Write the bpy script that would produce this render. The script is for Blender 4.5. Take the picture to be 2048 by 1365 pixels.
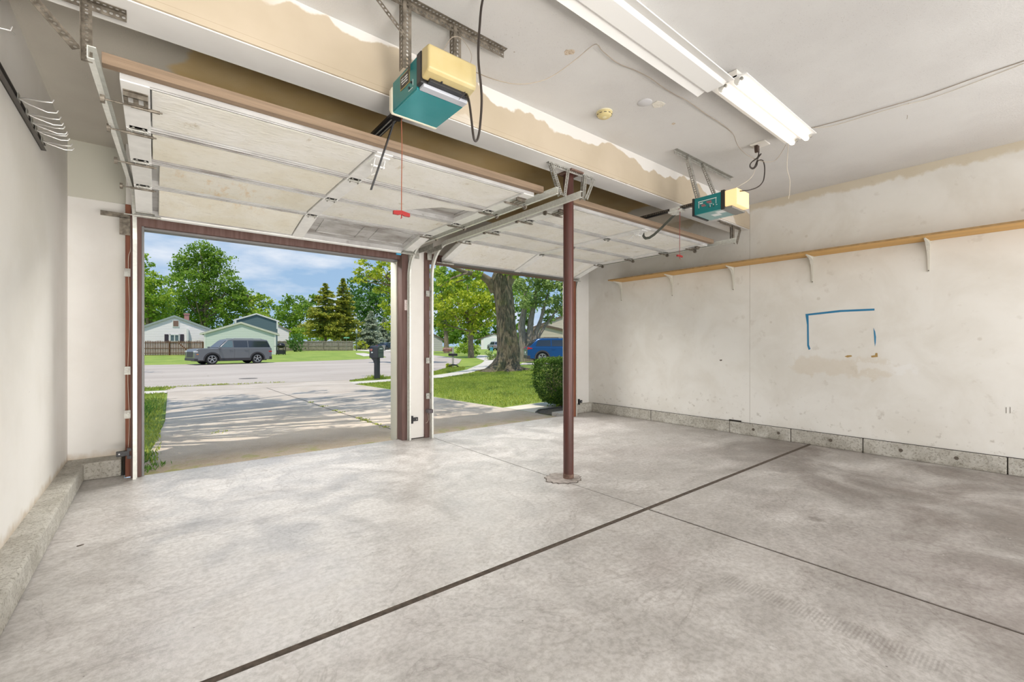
import bpy, bmesh, math, random
import numpy as np
from mathutils import Vector, Matrix
for o in list(bpy.data.objects): bpy.data.objects.remove(o)
SC = bpy.context.scene
COL = SC.collection
rnd = random.Random(7)
RNG = np.random.default_rng(11)

# ------------------------------------------------------------ camera
FOC, HOR, HC = 885.0, 691.0, 1.15
YAW = math.atan(713/885)
FW = (math.sin(YAW), math.cos(YAW)); RT = (math.cos(YAW), -math.sin(YAW))
cam = bpy.data.cameras.new('camera'); camo = bpy.data.objects.new('camera', cam); COL.objects.link(camo)
camo.location = (0, 0, HC); camo.rotation_euler = (math.pi/2, 0, -YAW)
cam.sensor_width = 36; cam.lens = FOC/2048*36; cam.shift_y = (HOR-682.5)/2048
cam.clip_start = .05; cam.clip_end = 1000
SC.camera = camo
SC.view_settings.view_transform = 'Standard'; SC.view_settings.look = 'None'
SC.view_settings.exposure = 0.0; SC.view_settings.gamma = 1
SC.view_settings.use_curve_mapping = False

# ------------------------------------------------------------ sky, sun, added fill lights
def sky():
    w = bpy.data.worlds.new('sky'); SC.world = w; w.use_nodes = True
    nt = w.node_tree; nt.nodes.clear(); N = nt.nodes.new; L = nt.links.new
    out = N('ShaderNodeOutputWorld'); bg = N('ShaderNodeBackground'); tc = N('ShaderNodeTexCoord')
    sep = N('ShaderNodeSeparateXYZ'); L(tc.outputs['Generated'], sep.inputs[0])
    gr = N('ShaderNodeValToRGB'); L(sep.outputs['Z'], gr.inputs[0])
    e = gr.color_ramp.elements; e[0].position = 0.0; e[0].color = (.42, .60, .80, 1); e[1].position = .45; e[1].color = (.22, .41, .72, 1)
    mp = N('ShaderNodeMapping'); mp.inputs['Scale'].default_value = (1, 1, 3.2); L(tc.outputs['Generated'], mp.inputs[0])
    no = N('ShaderNodeTexNoise'); no.inputs['Scale'].default_value = 4.2; no.inputs['Detail'].default_value = 7; no.inputs['Roughness'].default_value = .55
    L(mp.outputs[0], no.inputs['Vector'])
    cr = N('ShaderNodeValToRGB'); L(no.outputs['Fac'], cr.inputs[0])
    cr.color_ramp.elements[0].position = .47; cr.color_ramp.elements[1].position = .68
    mx = N('ShaderNodeMixRGB'); L(cr.outputs[0], mx.inputs[0]); L(gr.outputs[0], mx.inputs[1]); mx.inputs[2].default_value = (.80, .86, .95, 1)
    L(mx.outputs[0], bg.inputs[0]); bg.inputs[1].default_value = 1.0; L(bg.outputs[0], out.inputs[0])
sky()
SUN_DIR = Vector((.70, .66, -2.40)).normalized()      # direction the light travels
sl = bpy.data.lights.new('sun', 'SUN'); sl.energy = 3.7; sl.angle = .009; sl.color = (1, .92, .80)
so = bpy.data.objects.new('sun', sl); COL.objects.link(so); so.rotation_euler = SUN_DIR.to_track_quat('-Z', 'Y').to_euler()
def area(name, loc, rot, sx, sy, power, col=(1, .93, .84)):
    a = bpy.data.lights.new(name, 'AREA'); a.shape = 'RECTANGLE'; a.size = sx; a.size_y = sy; a.energy = power; a.color = col
    o = bpy.data.objects.new(name, a); COL.objects.link(o); o.location = loc; o.rotation_euler = rot
    return o
# unseen fill lights added below the ceiling behind the camera
area('rear_top_fill', (.9, -1.6, 2.80), (math.radians(20), 0, 0), 2.4, .9, 26)
area('rear_top_fill', (4.2, -1.6, 2.80), (math.radians(20), 0, 0), 2.4, .9, 8)
# added fill from low behind the camera, tilted up to brighten the room
area('rear_fill', (2.3, -2.9, .75), (math.radians(112), 0, 0), 6.0, 1.3, 112, (1, .93, .85))
# unseen fill light added outside above the header to brighten the front floor
d_ = area('doorway_fill', (2.6, 5.90, 2.78), (math.radians(-64), 0, 0), 5.4, .55, 250, (1, .95, .88)); d_.data.spread = math.radians(125)
area('rear_fill', (5.3, -2.7, 1.35), (math.radians(90), 0, math.radians(46)), 1.6, 1.8, 115, (1, .95, .89))  # added fill from the right rear, aimed at the left wall
u_ = area('rear_fill', (.5, -2.4, .30), (math.radians(108), 0, math.radians(3)), 1.6, .8, 42, (1, .94, .86)); u_.data.spread = math.radians(75)  # added low fill for the ceiling pocket and door undersides

# ------------------------------------------------------------ materials
MAT = {}
def mat(name, col, rough=.6, metal=0, var=None, scale=8, bump=0, bscale=60, emis=None, estr=0, detail=5, trans=0, spec=None, stretch=None, lo=.35, hi=.65, alpha=None):
    if name in MAT: return MAT[name]
    m = bpy.data.materials.new(name); m.use_nodes = True; nt = m.node_tree; b = nt.nodes['Principled BSDF']
    N = nt.nodes.new; L = nt.links.new
    b.inputs['Base Color'].default_value = (*col, 1); b.inputs['Roughness'].default_value = rough; b.inputs['Metallic'].default_value = metal
    if spec is not None: b.inputs['Specular IOR Level'].default_value = spec
    tc = N('ShaderNodeTexCoord'); src = tc.outputs['Object']
    if stretch:
        mp = N('ShaderNodeMapping'); mp.inputs['Scale'].default_value = stretch; L(src, mp.inputs[0]); src = mp.outputs[0]
    if var:
        no = N('ShaderNodeTexNoise'); no.inputs['Scale'].default_value = scale; no.inputs['Detail'].default_value = detail; L(src, no.inputs['Vector'])
        cr = N('ShaderNodeValToRGB'); cr.color_ramp.elements[0].position = lo; cr.color_ramp.elements[1].position = hi
        cr.color_ramp.elements[0].color = (*col, 1); cr.color_ramp.elements[1].color = (*var, 1)
        L(no.outputs['Fac'], cr.inputs[0]); L(cr.outputs[0], b.inputs['Base Color'])
    if bump:
        n2 = N('ShaderNodeTexNoise'); n2.inputs['Scale'].default_value = bscale; n2.inputs['Detail'].default_value = 4; L(src, n2.inputs['Vector'])
        bp = N('ShaderNodeBump'); bp.inputs['Strength'].default_value = bump; bp.inputs['Distance'].default_value = .01; L(n2.outputs['Fac'], bp.inputs['Height']); L(bp.outputs[0], b.inputs['Normal'])
    if emis: b.inputs['Emission Color'].default_value = (*emis, 1); b.inputs['Emission Strength'].default_value = estr
    if trans: b.inputs['Transmission Weight'].default_value = trans
    MAT[name] = m; return m

class NT:
    """small helper for hand-built materials"""
    def __init__(s, name, rough=.6):
        s.m = bpy.data.materials.new(name); s.m.use_nodes = True; s.nt = s.m.node_tree; s.b = s.nt.nodes['Principled BSDF']
        s.b.inputs['Roughness'].default_value = rough; MAT[name] = s.m
        s.tc = s.nt.nodes.new('ShaderNodeTexCoord'); s.P = s.tc.outputs['Object']
        sp = s.nt.nodes.new('ShaderNodeSeparateXYZ'); s.nt.links.new(s.P, sp.inputs[0]); s.X, s.Y, s.Z = sp.outputs
    def L(s, a, b): s.nt.links.new(a, b)
    def _set(s, inp, v):
        if isinstance(v, (int, float)): inp.default_value = v
        elif isinstance(v, tuple): inp.default_value = (*v, 1) if len(v) == 3 and len(inp.default_value) == 4 else v
        else: s.L(v, inp)
    def noise(s, scale, detail=5, rough=.5, stretch=None, dist=0, vec=None):
        n = s.nt.nodes.new('ShaderNodeTexNoise'); n.inputs['Scale'].default_value = scale; n.inputs['Detail'].default_value = detail
        n.inputs['Roughness'].default_value = rough; n.inputs['Distortion'].default_value = dist
        v = vec or s.P
        if stretch:
            mp = s.nt.nodes.new('ShaderNodeMapping'); mp.inputs['Scale'].default_value = stretch; s.L(v, mp.inputs[0]); v = mp.outputs[0]
        s.L(v, n.inputs['Vector']); return n.outputs['Fac']
    def voro(s, scale, feature='F1', out='Distance', stretch=None):
        n = s.nt.nodes.new('ShaderNodeTexVoronoi'); n.feature = feature; n.inputs['Scale'].default_value = scale; v = s.P
        if stretch:
            mp = s.nt.nodes.new('ShaderNodeMapping'); mp.inputs['Scale'].default_value = stretch; s.L(v, mp.inputs[0]); v = mp.outputs[0]
        s.L(v, n.inputs['Vector']); return n.outputs[out]
    def math(s, op, a, b=0, c=0):
        n = s.nt.nodes.new('ShaderNodeMath'); n.operation = op
        for i, v in enumerate((a, b, c)): s._set(n.inputs[i], v)
        return n.outputs[0]
    def ramp(s, f, lo, hi, a=0.0, b=1.0):
        n = s.nt.nodes.new('ShaderNodeMapRange'); s._set(n.inputs[0], f); n.inputs[1].default_value = lo; n.inputs[2].default_value = hi
        n.inputs[3].default_value = a; n.inputs[4].default_value = b; n.interpolation_type = 'SMOOTHSTEP'; return n.outputs[0]
    def mix(s, f, a, b):
        n = s.nt.nodes.new('ShaderNodeMixRGB'); s._set(n.inputs[0], f); s._set(n.inputs[1], a); s._set(n.inputs[2], b); return n.outputs[0]
    def mul(s, f, a, b):
        n = s.nt.nodes.new('ShaderNodeMixRGB'); n.blend_type = 'MULTIPLY'; s._set(n.inputs[0], f); s._set(n.inputs[1], a); s._set(n.inputs[2], b); return n.outputs[0]
    def bump(s, h, strength=.3, dist=.01):
        n = s.nt.nodes.new('ShaderNodeBump'); n.inputs['Strength'].default_value = strength; n.inputs['Distance'].default_value = dist
        s.L(h, n.inputs['Height']); s.L(n.outputs[0], s.b.inputs['Normal'])
    def col(s, c): s._set(s.b.inputs['Base Color'], c)
    def box(s, x0=None, x1=None, y0=None, y1=None, z0=None, z1=None, soft=.02, warp=None):
        """soft mask of an axis aligned box, product of ramps"""
        r = None
        for ax, a, b_ in ((s.X, x0, x1), (s.Y, y0, y1), (s.Z, z0, z1)):
            if warp is not None and (a is not None or b_ is not None): ax = s.math('ADD', ax, warp)
            for lim, up in ((a, True), (b_, False)):
                if lim is None: continue
                q = s.ramp(ax, lim-soft, lim+soft) if up else s.ramp(ax, lim-soft, lim+soft, 1, 0)
                r = q if r is None else s.math('MULTIPLY', r, q)
        return r

# ------------------------------------------------------------ mesh helpers
class M:
    def __init__(s): s.v = []; s.f = []
    def add(s, vs, fs):
        o = len(s.v); s.v += [tuple(x) for x in vs]; s.f += [tuple(i+o for i in f) for f in fs]; return s
    def box(s, a, b):
        x0, x1 = sorted((a[0], b[0])); y0, y1 = sorted((a[1], b[1])); z0, z1 = sorted((a[2], b[2]))
        return s.add([(x0,y0,z0),(x1,y0,z0),(x1,y1,z0),(x0,y1,z0),(x0,y0,z1),(x1,y0,z1),(x1,y1,z1),(x0,y1,z1)],
                     [(3,2,1,0),(4,5,6,7),(0,1,5,4),(1,2,6,5),(2,3,7,6),(3,0,4,7)])
    def bar(s, p, q, w, h, up=(0,0,1)):
        """box from p to q, w across, h along up"""
        p = Vector(p); q = Vector(q); d = (q-p).normalized(); u = Vector(up)
        if abs(d.dot(u)) > .99: u = Vector((0,1,0))
        a = d.cross(u).normalized()*w/2; b = a.cross(d).normalized()*h/2
        return s.add([p-a-b,p+a-b,p+a+b,p-a+b,q-a-b,q+a-b,q+a+b,q-a+b],[(3,2,1,0),(4,5,6,7),(0,1,5,4),(1,2,6,5),(2,3,7,6),(3,0,4,7)])
    def tube(s, pts, r, n=8, cap=True):
        pts = [Vector(p) for p in pts]; rs = r if isinstance(r, (list, tuple)) else [r]*len(pts)
        rings = []; ref = None
        for i, p in enumerate(pts):
            d = (pts[min(i+1, len(pts)-1)]-pts[max(i-1, 0)]).normalized()
            if ref is None:
                ref = Vector((0,0,1)) if abs(d.z) < .9 else Vector((1,0,0))
            a = d.cross(ref).normalized(); b = a.cross(d).normalized(); ref = b
            rings.append([p+(a*math.cos(2*math.pi*k/n)+b*math.sin(2*math.pi*k/n))*rs[i] for k in range(n)])
        vs = [v for R in rings for v in R]; fs = []
        for i in range(len(pts)-1):
            for k in range(n):
                fs.append((i*n+k, i*n+(k+1)%n, (i+1)*n+(k+1)%n, (i+1)*n+k))
        if cap: fs.append(tuple(range(n))[::-1]); fs.append(tuple((len(pts)-1)*n+k for k in range(n)))
        return s.add(vs, fs)
    def cyl(s, p, q, r, n=16, r2=None): return s.tube([p, q], [r, r if r2 is None else r2], n)
    def prism(s, poly, a, b, axis='y'):
        """2-D outline extruded along an axis between a and b; outline coords are the other two axes in order"""
        def pt(u, v, w):
            return {'x': (w, u, v), 'y': (u, w, v), 'z': (u, v, w)}[axis]
        n = len(poly); vs = [pt(u, v, a) for u, v in poly]+[pt(u, v, b) for u, v in poly]
        fs = [tuple(range(n))[::-1], tuple(range(n, 2*n))]+[(i, (i+1)%n, n+(i+1)%n, n+i) for i in range(n)]
        return s.add(vs, fs)
    def lathe(s, prof, c, n=24, axis='z'):
        vs = []
        for r, h in prof:
            for k in range(n):
                a = 2*math.pi*k/n
                x, y, z = r*math.cos(a), r*math.sin(a), h
                if axis == 'z': vs.append((c[0]+x, c[1]+y, c[2]+z))
                elif axis == 'y': vs.append((c[0]+x, c[1]+z, c[2]+y))
                else: vs.append((c[0]+z, c[1]+x, c[2]+y))
        m = len(prof); fs = [(i*n+k, i*n+(k+1)%n, (i+1)*n+(k+1)%n, (i+1)*n+k) for i in range(m-1) for k in range(n)]
        fs.append(tuple(range(n))[::-1]); fs.append(tuple((m-1)*n+k for k in range(n)))
        return s.add(vs, fs)
    def perf(s, p, q, w, width, pitch=.0205, hole=.0062):
        """strip from p to q with a row of round holes, w = direction of its width"""
        p = Vector(p); q = Vector(q); d = (q-p); Lg = d.length; d.normalize(); w = Vector(w); w = (w-d*w.dot(d)).normalized()
        n = max(1, int(Lg/pitch)); pt = Lg/n; hw = width/2
        for i in range(n):
            c = p+d*(pt*(i+.5))+w*hw
            out = [(-1,-1),(0,-1),(1,-1),(1,0),(1,1),(0,1),(-1,1),(-1,0)]
            vs = [c+d*(x*pt/2)+w*(y*hw) for x, y in out]
            for x, y in out:
                l = math.hypot(x, y); vs.append(c+d*(x/l*hole*1.15)+w*(y/l*hole))
            s.add(vs, [(k, (k+1)%8, 8+(k+1)%8, 8+k) for k in range(8)])
        return s
    def angle(s, p, q, w1, w2, width=.032, **k):
        s.perf(p, q, w1, width, **k); s.perf(p, q, w2, width, **k); return s
    def obj(s, name, m, parent=None, smooth=False, bevel=0, solid=0, seg=2):
        me = bpy.data.meshes.new(name); me.from_pydata(s.v, [], s.f); me.update()
        bm = bmesh.new(); bm.from_mesh(me); bmesh.ops.recalc_face_normals(bm, faces=bm.faces); bm.to_mesh(me); bm.free()
        return link(name, me, m, parent, smooth, bevel, solid, seg)
def link(name, me, m, parent=None, smooth=False, bevel=0, solid=0, seg=2):
    o = bpy.data.objects.new(name, me); COL.objects.link(o)
    if m: me.materials.append(m)
    if smooth:
        me.polygons.foreach_set('use_smooth', [True]*len(me.polygons))
        try: me.set_sharp_from_angle(angle=math.radians(40))
        except Exception: pass
    if bevel:
        b = o.modifiers.new('bevel', 'BEVEL'); b.width = bevel; b.segments = seg; b.limit_method = 'ANGLE'; b.angle_limit = math.radians(35)
    if solid:
        b = o.modifiers.new('solid', 'SOLIDIFY'); b.thickness = solid; b.offset = 0
    if parent:
        o.parent = parent
        if parent.name not in LOCAL: o.matrix_parent_inverse = Matrix.Translation(-Vector(parent.location))
    return o
LOCAL = set()
def thing(name, label, cat, loc=(0,0,0), group=None, rz=0, sc=1, local=False):
    """loc: base of the thing.  Parts are given in world coordinates, or in the thing's own with local=True"""
    o = bpy.data.objects.new(name, None); COL.objects.link(o); o.location = loc; o.rotation_euler.z = rz; o.scale = (sc, sc, sc); o.empty_display_size = .1
    if local: LOCAL.add(o.name)
    o['label'] = label; o['category'] = cat
    if group: o['group'] = group
    return o
def tag(o, label, cat, group=None, kind=None):
    o['label'] = label; o['category'] = cat
    if group: o['group'] = group
    if kind: o['kind'] = kind
    return o
def struct(o): o['kind'] = 'structure'; return o
def pix(u, v, X=None, Y=None, Z=None, T=None):
    """point of the place seen at photo position (u, v) on a known plane, or at depth T"""
    dx = FW[0]+RT[0]*(u-1024)/FOC; dy = FW[1]+RT[1]*(u-1024)/FOC; dz = (HOR-v)/FOC
    t = X/dx if X is not None else Y/dy if Y is not None else (Z-HC)/dz if Z is not None else T
    return Vector((dx*t, dy*t, HC+dz*t))
def smooth01(x): x = min(1, max(0, x)); return x*x*(3-2*x)
def HT(x, y):
    """height of the ground outside"""
    t = FW[0]*x+FW[1]*y; l = RT[0]*x+RT[1]*y
    b = float(np.interp(t, [4, 22, 34, 52, 100, 160], [-.03, -.255, -.255, 0, .2, .3]))
    if t < 60: b += .25*smooth01((l+4)/6)*smooth01((t-18)/8)*(1 if t < 50 else (60-t)/10)
    return b
def gxy(u, T):
    p = pix(u, HOR, T=T); return Vector((p.x, p.y, HT(p.x, p.y)))

# ------------------------------------------------------------ room materials
def room_materials():
    # concrete floor
    s = NT('concrete_floor', .42)
    big = s.noise(.55, 4, .55, dist=.6); mid = s.noise(2.6, 8, .62, dist=.8); fine = s.noise(38, 6, .7); stre = s.noise(6, 6, .6, stretch=(.35, 1.2, 1), dist=.4)
    c = s.mix(s.ramp(mid, .30, .72), (.48, .465, .45), (.645, .63, .615))
    c = s.mix(s.math('MULTIPLY', s.ramp(big, .48, .72), .30), c, (.43, .37, .365))
    c = s.mul(s.ramp(stre, .35, .75, 0, .45), c, (.74, .72, .70))
    c = s.mul(s.ramp(fine, .35, .62, .55, 0), c, (.58, .56, .54)); f2 = s.noise(5, 9, .72, stretch=(1, 1.6, 1), dist=1.2); c = s.mul(s.ramp(f2, .50, .66, 0, .42), c, (.70, .67, .65)); c = s.mul(s.math('MULTIPLY', s.ramp(s.math('ABSOLUTE', s.math('SUBTRACT', s.noise(1.1, 6, .6, dist=1.5), .5)), .002, .010, 1, 0), .35), c, (.6, .57, .55))
    # stains on the right rear slab, with its dimmer light painted in too
    dirt_shade = s.math('MULTIPLY', s.ramp(s.math('ADD', s.X, s.math('MULTIPLY', s.Y, -1.1)), .1, 3.6), s.ramp(s.noise(1.3, 6, .6, dist=.7), .25, .68))
    c = s.mul(s.math('MULTIPLY', dirt_shade, 1.0), c, (.36, .325, .305))
    # arcs left by the trowel
    w = s.nt.nodes.new('ShaderNodeTexWave'); w.wave_type = 'RINGS'; w.rings_direction = 'SPHERICAL'; w.inputs['Scale'].default_value = .55; w.inputs['Distortion'].default_value = 3.2; w.inputs['Detail'].default_value = 2; w.inputs['Detail Scale'].default_value = 1.1
    mp = s.nt.nodes.new('ShaderNodeMapping'); mp.inputs['Location'].default_value = (-.15, -2.6, 0); s.L(s.P, mp.inputs[0]); s.L(mp.outputs[0], w.inputs['Vector'])
    arc = s.math('MULTIPLY', s.ramp(w.outputs['Fac'], .90, .985), s.math('MULTIPLY', s.ramp(s.noise(1.1, 2), .45, .6), s.box(x1=2.2, y0=1.95, soft=.3)))
    c = s.mul(s.math('MULTIPLY', arc, .30), c, (.55, .53, .51))
    # tyre mark and round oil spot
    d2 = s.nt.nodes.new('ShaderNodeVectorMath'); d2.operation = 'DISTANCE'; s.L(s.P, d2.inputs[0]); d2.inputs[1].default_value = (3.40, 1.02, 0)
    c = s.mul(s.ramp(d2.outputs['Value'], .02, .07, .7, 0), c, (.45, .42, .40))
    tm = s.box(x0=2.13, x1=2.24, y0=.25, y1=1.05, soft=.03, warp=s.math('MULTIPLY', s.math('SUBTRACT', mid, .5), .05))
    wv = s.nt.nodes.new('ShaderNodeTexWave'); wv.bands_direction = 'Y'; wv.inputs['Scale'].default_value = 22; wv.inputs['Distortion'].default_value = 1.5; s.L(s.P, wv.inputs['Vector'])
    c = s.mul(s.math('MULTIPLY', tm, s.ramp(wv.outputs['Fac'], .2, .8, .10, .38)), c, (.45, .42, .40))
    sp = s.ramp(s.voro(7), .02, .035, 1, 0); c = s.mul(s.math('MULTIPLY', sp, .7), c, (.2, .18, .16))
    wh = s.math('MULTIPLY', s.ramp(s.noise(9, 4, .6), .68, .76), .5); c = s.mix(wh, c, (.72, .71, .70))
    s.col(c); s.L(s.ramp(mid, .3, .7, .30, .50), s.b.inputs['Roughness'])
    s.bump(s.math('ADD', s.math('MULTIPLY', fine, .35), s.math('MULTIPLY', mid, .8)), .25, .012)
    # right wall
    s = NT('wall_paint_stained', .65)
    mid = s.noise(1.7, 5, .6, dist=.4); bl = s.noise(7, 5, .6)
    c = s.mix(s.ramp(mid, .35, .7), (.80, .785, .745), (.72, .695, .64))
    c = s.mul(s.math('MULTIPLY', s.ramp(bl, .62, .72), .22), c, (.6, .55, .48))
    wp = s.math('MULTIPLY', s.math('SUBTRACT', bl, .5), .35)
    tan = s.box(y0=1.12, y1=2.0, z0=.83, z1=1.0, soft=.03, warp=wp); c = s.mix(s.math('MULTIPLY', tan, .38), c, (.62, .53, .40))
    wht = s.box(y0=.93, y1=1.42, z0=.88, z1=.97, soft=.02, warp=wp); c = s.mix(s.math('MULTIPLY', wht, .45), c, (.85, .85, .84))
    top = s.ramp(s.math('ADD', s.Z, s.math('MULTIPLY', wp, .55)), 2.83, 2.88); c = s.mix(s.math('MULTIPLY', top, .65), c, (.58, .49, .33))
    seam = s.math('MULTIPLY', s.math('LESS_THAN', s.math('ABSOLUTE', s.math('SUBTRACT', s.Y, 2.497)), .0022), s.ramp(s.noise(3, 3), .3, .6, .35, .8))
    c = s.mul(seam, c, (.42, .37, .30))
    spot = s.math('MULTIPLY', s.ramp(s.voro(3.1), .035, .07, 1, 0), .33); c = s.mul(spot, c, (.55, .5, .42))
    d = s.math('MULTIPLY', s.ramp(s.voro(6.3), .008, .018, 1, 0), .8); c = s.mul(d, c, (.3, .25, .2))
    low = s.math('MULTIPLY', s.math('MULTIPLY', s.ramp(s.Z, .15, .75, 1, 0), s.ramp(s.noise(14, 5, .65), .58, .68)), .45); c = s.mul(low, c, (.5, .47, .42))
    s.col(c); s.bump(s.noise(45, 4), .06, .004)
    # left / front wall paint
    s = NT('wall_paint', .65); mid = s.noise(1.4, 5, .6)
    c = s.mix(s.ramp(mid, .35, .7), (.82, .805, .775), (.76, .74, .70))
    d = s.math('MULTIPLY', s.ramp(s.voro(5.1), .008, .022, 1, 0), .75); c = s.mul(d, c, (.3, .25, .2))
    lowd = s.math('MULTIPLY', s.ramp(s.math('ADD', s.Z, s.math('MULTIPLY', s.noise(9, 4), .12)), .20, .27, 1, 0), .7); lowd = s.math('MULTIPLY', lowd, s.ramp(s.X, .5, .6, 1, 0)); c = s.mul(lowd, c, (.62, .5, .36))
    s.col(c); s.bump(s.noise(45, 4), .06, .004)
    # ceiling: white paint with bare tan board beyond the beam
    s = NT('ceiling_paint', .75); mid = s.noise(1.2, 5, .6); sp = s.noise(120, 5, .75)
    c = s.mix(s.ramp(mid, .35, .7), (.68, .675, .665), (.62, .61, .60))
    fl = s.math('MULTIPLY', s.ramp(sp, .60, .68), s.ramp(s.math('ADD', mid, s.math('MULTIPLY', s.X, .05)), .5, .8)); c = s.mul(s.math('MULTIPLY', fl, .8), c, (.55, .52, .48))
    wp = s.math('MULTIPLY', s.math('SUBTRACT', s.noise(2.2, 3), .5), .5)
    tan = s.math('MULTIPLY', s.ramp(s.Y, 2.75, 2.8), s.ramp(s.math('ADD', s.X, wp), .05, .12))
    tan2 = s.math('MULTIPLY', tan, s.ramp(s.math('ADD', s.X, wp), 4.9, 5.0, 1, 0))
    c = s.mix(tan2, c, s.mix(s.ramp(s.noise(3, 3), .4, .65), (.66, .51, .27), (.70, .57, .34)))
    tl = s.math('MULTIPLY', s.ramp(s.Y, 2.75, 2.8), .6); c = s.mul(tl, c, (.98, .90, .74))
    ds = s.math('MULTIPLY', s.ramp(s.voro(2.3), .004, .018, 1, 0), .8); c = s.mul(ds, c, (.45, .35, .25))
    s.col(c); s.bump(sp, .45, .008)
    # beam: tan board, patchy white paint along the top edge
    s = NT('beam_board', .7); wob = s.noise(1.3, 3, .6, stretch=(1, 1, .3)); w2 = s.noise(5, 4, .6)
    tan = s.mix(s.ramp(s.noise(2, 4), .35, .65), (.48, .405, .30), (.54, .46, .35))
    edge = s.math('ADD', s.Z, s.math('ADD', s.math('MULTIPLY', s.math('SUBTRACT', wob, .5), .62), s.math('MULTIPLY', s.math('SUBTRACT', w2, .5), .10)))
    pw = s.math('MULTIPLY', s.ramp(edge, 2.90, 2.915), s.ramp(s.X, .3, .6))
    low = s.math('MULTIPLY', s.ramp(edge, 2.62, 2.64, 1, 0), s.ramp(s.X, 1.2, 1.9))
    c = s.mix(pw, tan, (.74, .72, .69)); c = s.mix(s.math('MULTIPLY', low, .6), c, (.74, .71, .66))
    tape = s.math('LESS_THAN', s.math('ABSOLUTE', s.math('SUBTRACT', s.Z, 2.668)), .0012); c = s.mul(s.math('MULTIPLY', tape, .35), c, (.5, .4, .3))
    c = s.mul(s.math('MULTIPLY', s.ramp(s.voro(3.3), .004, .02, 1, 0), .7), c, (.4, .3, .2))
    s.col(c); s.bump(w2, .06, .004)
    mat('beam_paint', (.84, .835, .82), .55, var=(.78, .77, .75), scale=3)
    # footing concrete
    s = NT('footing_concrete', .85); n1 = s.noise(5, 6, .65); n2 = s.noise(55, 5, .75)
    c = s.mix(s.ramp(n1, .3, .7), (.48, .455, .395), (.70, .68, .62)); c = s.mul(s.ramp(n2, .5, .62, 0, .7), c, (.45, .42, .36))
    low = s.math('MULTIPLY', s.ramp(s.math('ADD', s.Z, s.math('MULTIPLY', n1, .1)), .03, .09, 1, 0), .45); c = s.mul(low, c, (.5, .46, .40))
    s.col(c); s.bump(n2, .9, .02)
    mat('joint_filler', (.055, .042, .032), .95, var=(.11, .085, .065), scale=30, bump=.3)
    mat('dark_gap', (.03, .025, .02), .95)
    # jamb lumber
    for nm, a, b in (('brown_painted_wood', (.115, .060, .050), (.165, .10, .088)), ('red_wood', (.17, .055, .03), (.27, .10, .055)), ('bare_lumber', (.50, .36, .23), (.62, .48, .33))):
        mat(nm, a, .7, var=b, scale=4, stretch=(9, 9, .7) if nm != 'bare_lumber' else (.8, 9, 14), bump=.25, bscale=20)
    mat('jamb_steel', (.20, .20, .20), .5, .4)
    mat('cream_trim', (.60, .59, .51), .6)
room_materials()
mat('galvanized', (.66, .67, .63), .4, .35, var=(.76, .77, .73), scale=40)
mat('galv_dark', (.10, .085, .065), .55, .35, var=(.24, .21, .17), scale=35)
mat('galv_light', (.44, .44, .41), .45, .4, var=(.28, .27, .24), scale=35)
mat('white_metal', (.80, .80, .79), .4, .05, var=(.72, .72, .71), scale=12)
mat('door_steel', (.56, .56, .555), .45, .1, var=(.44, .43, .42), scale=5)
mat('black_plastic', (.02, .02, .022), .45)
mat('black_metal', (.025, .025, .028), .35, .5)
mat('cord_black', (.03, .022, .018), .5)
mat('wire_white', (.62, .56, .46), .6)
mat('wire_copper', (.34, .29, .23), .5)

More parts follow.
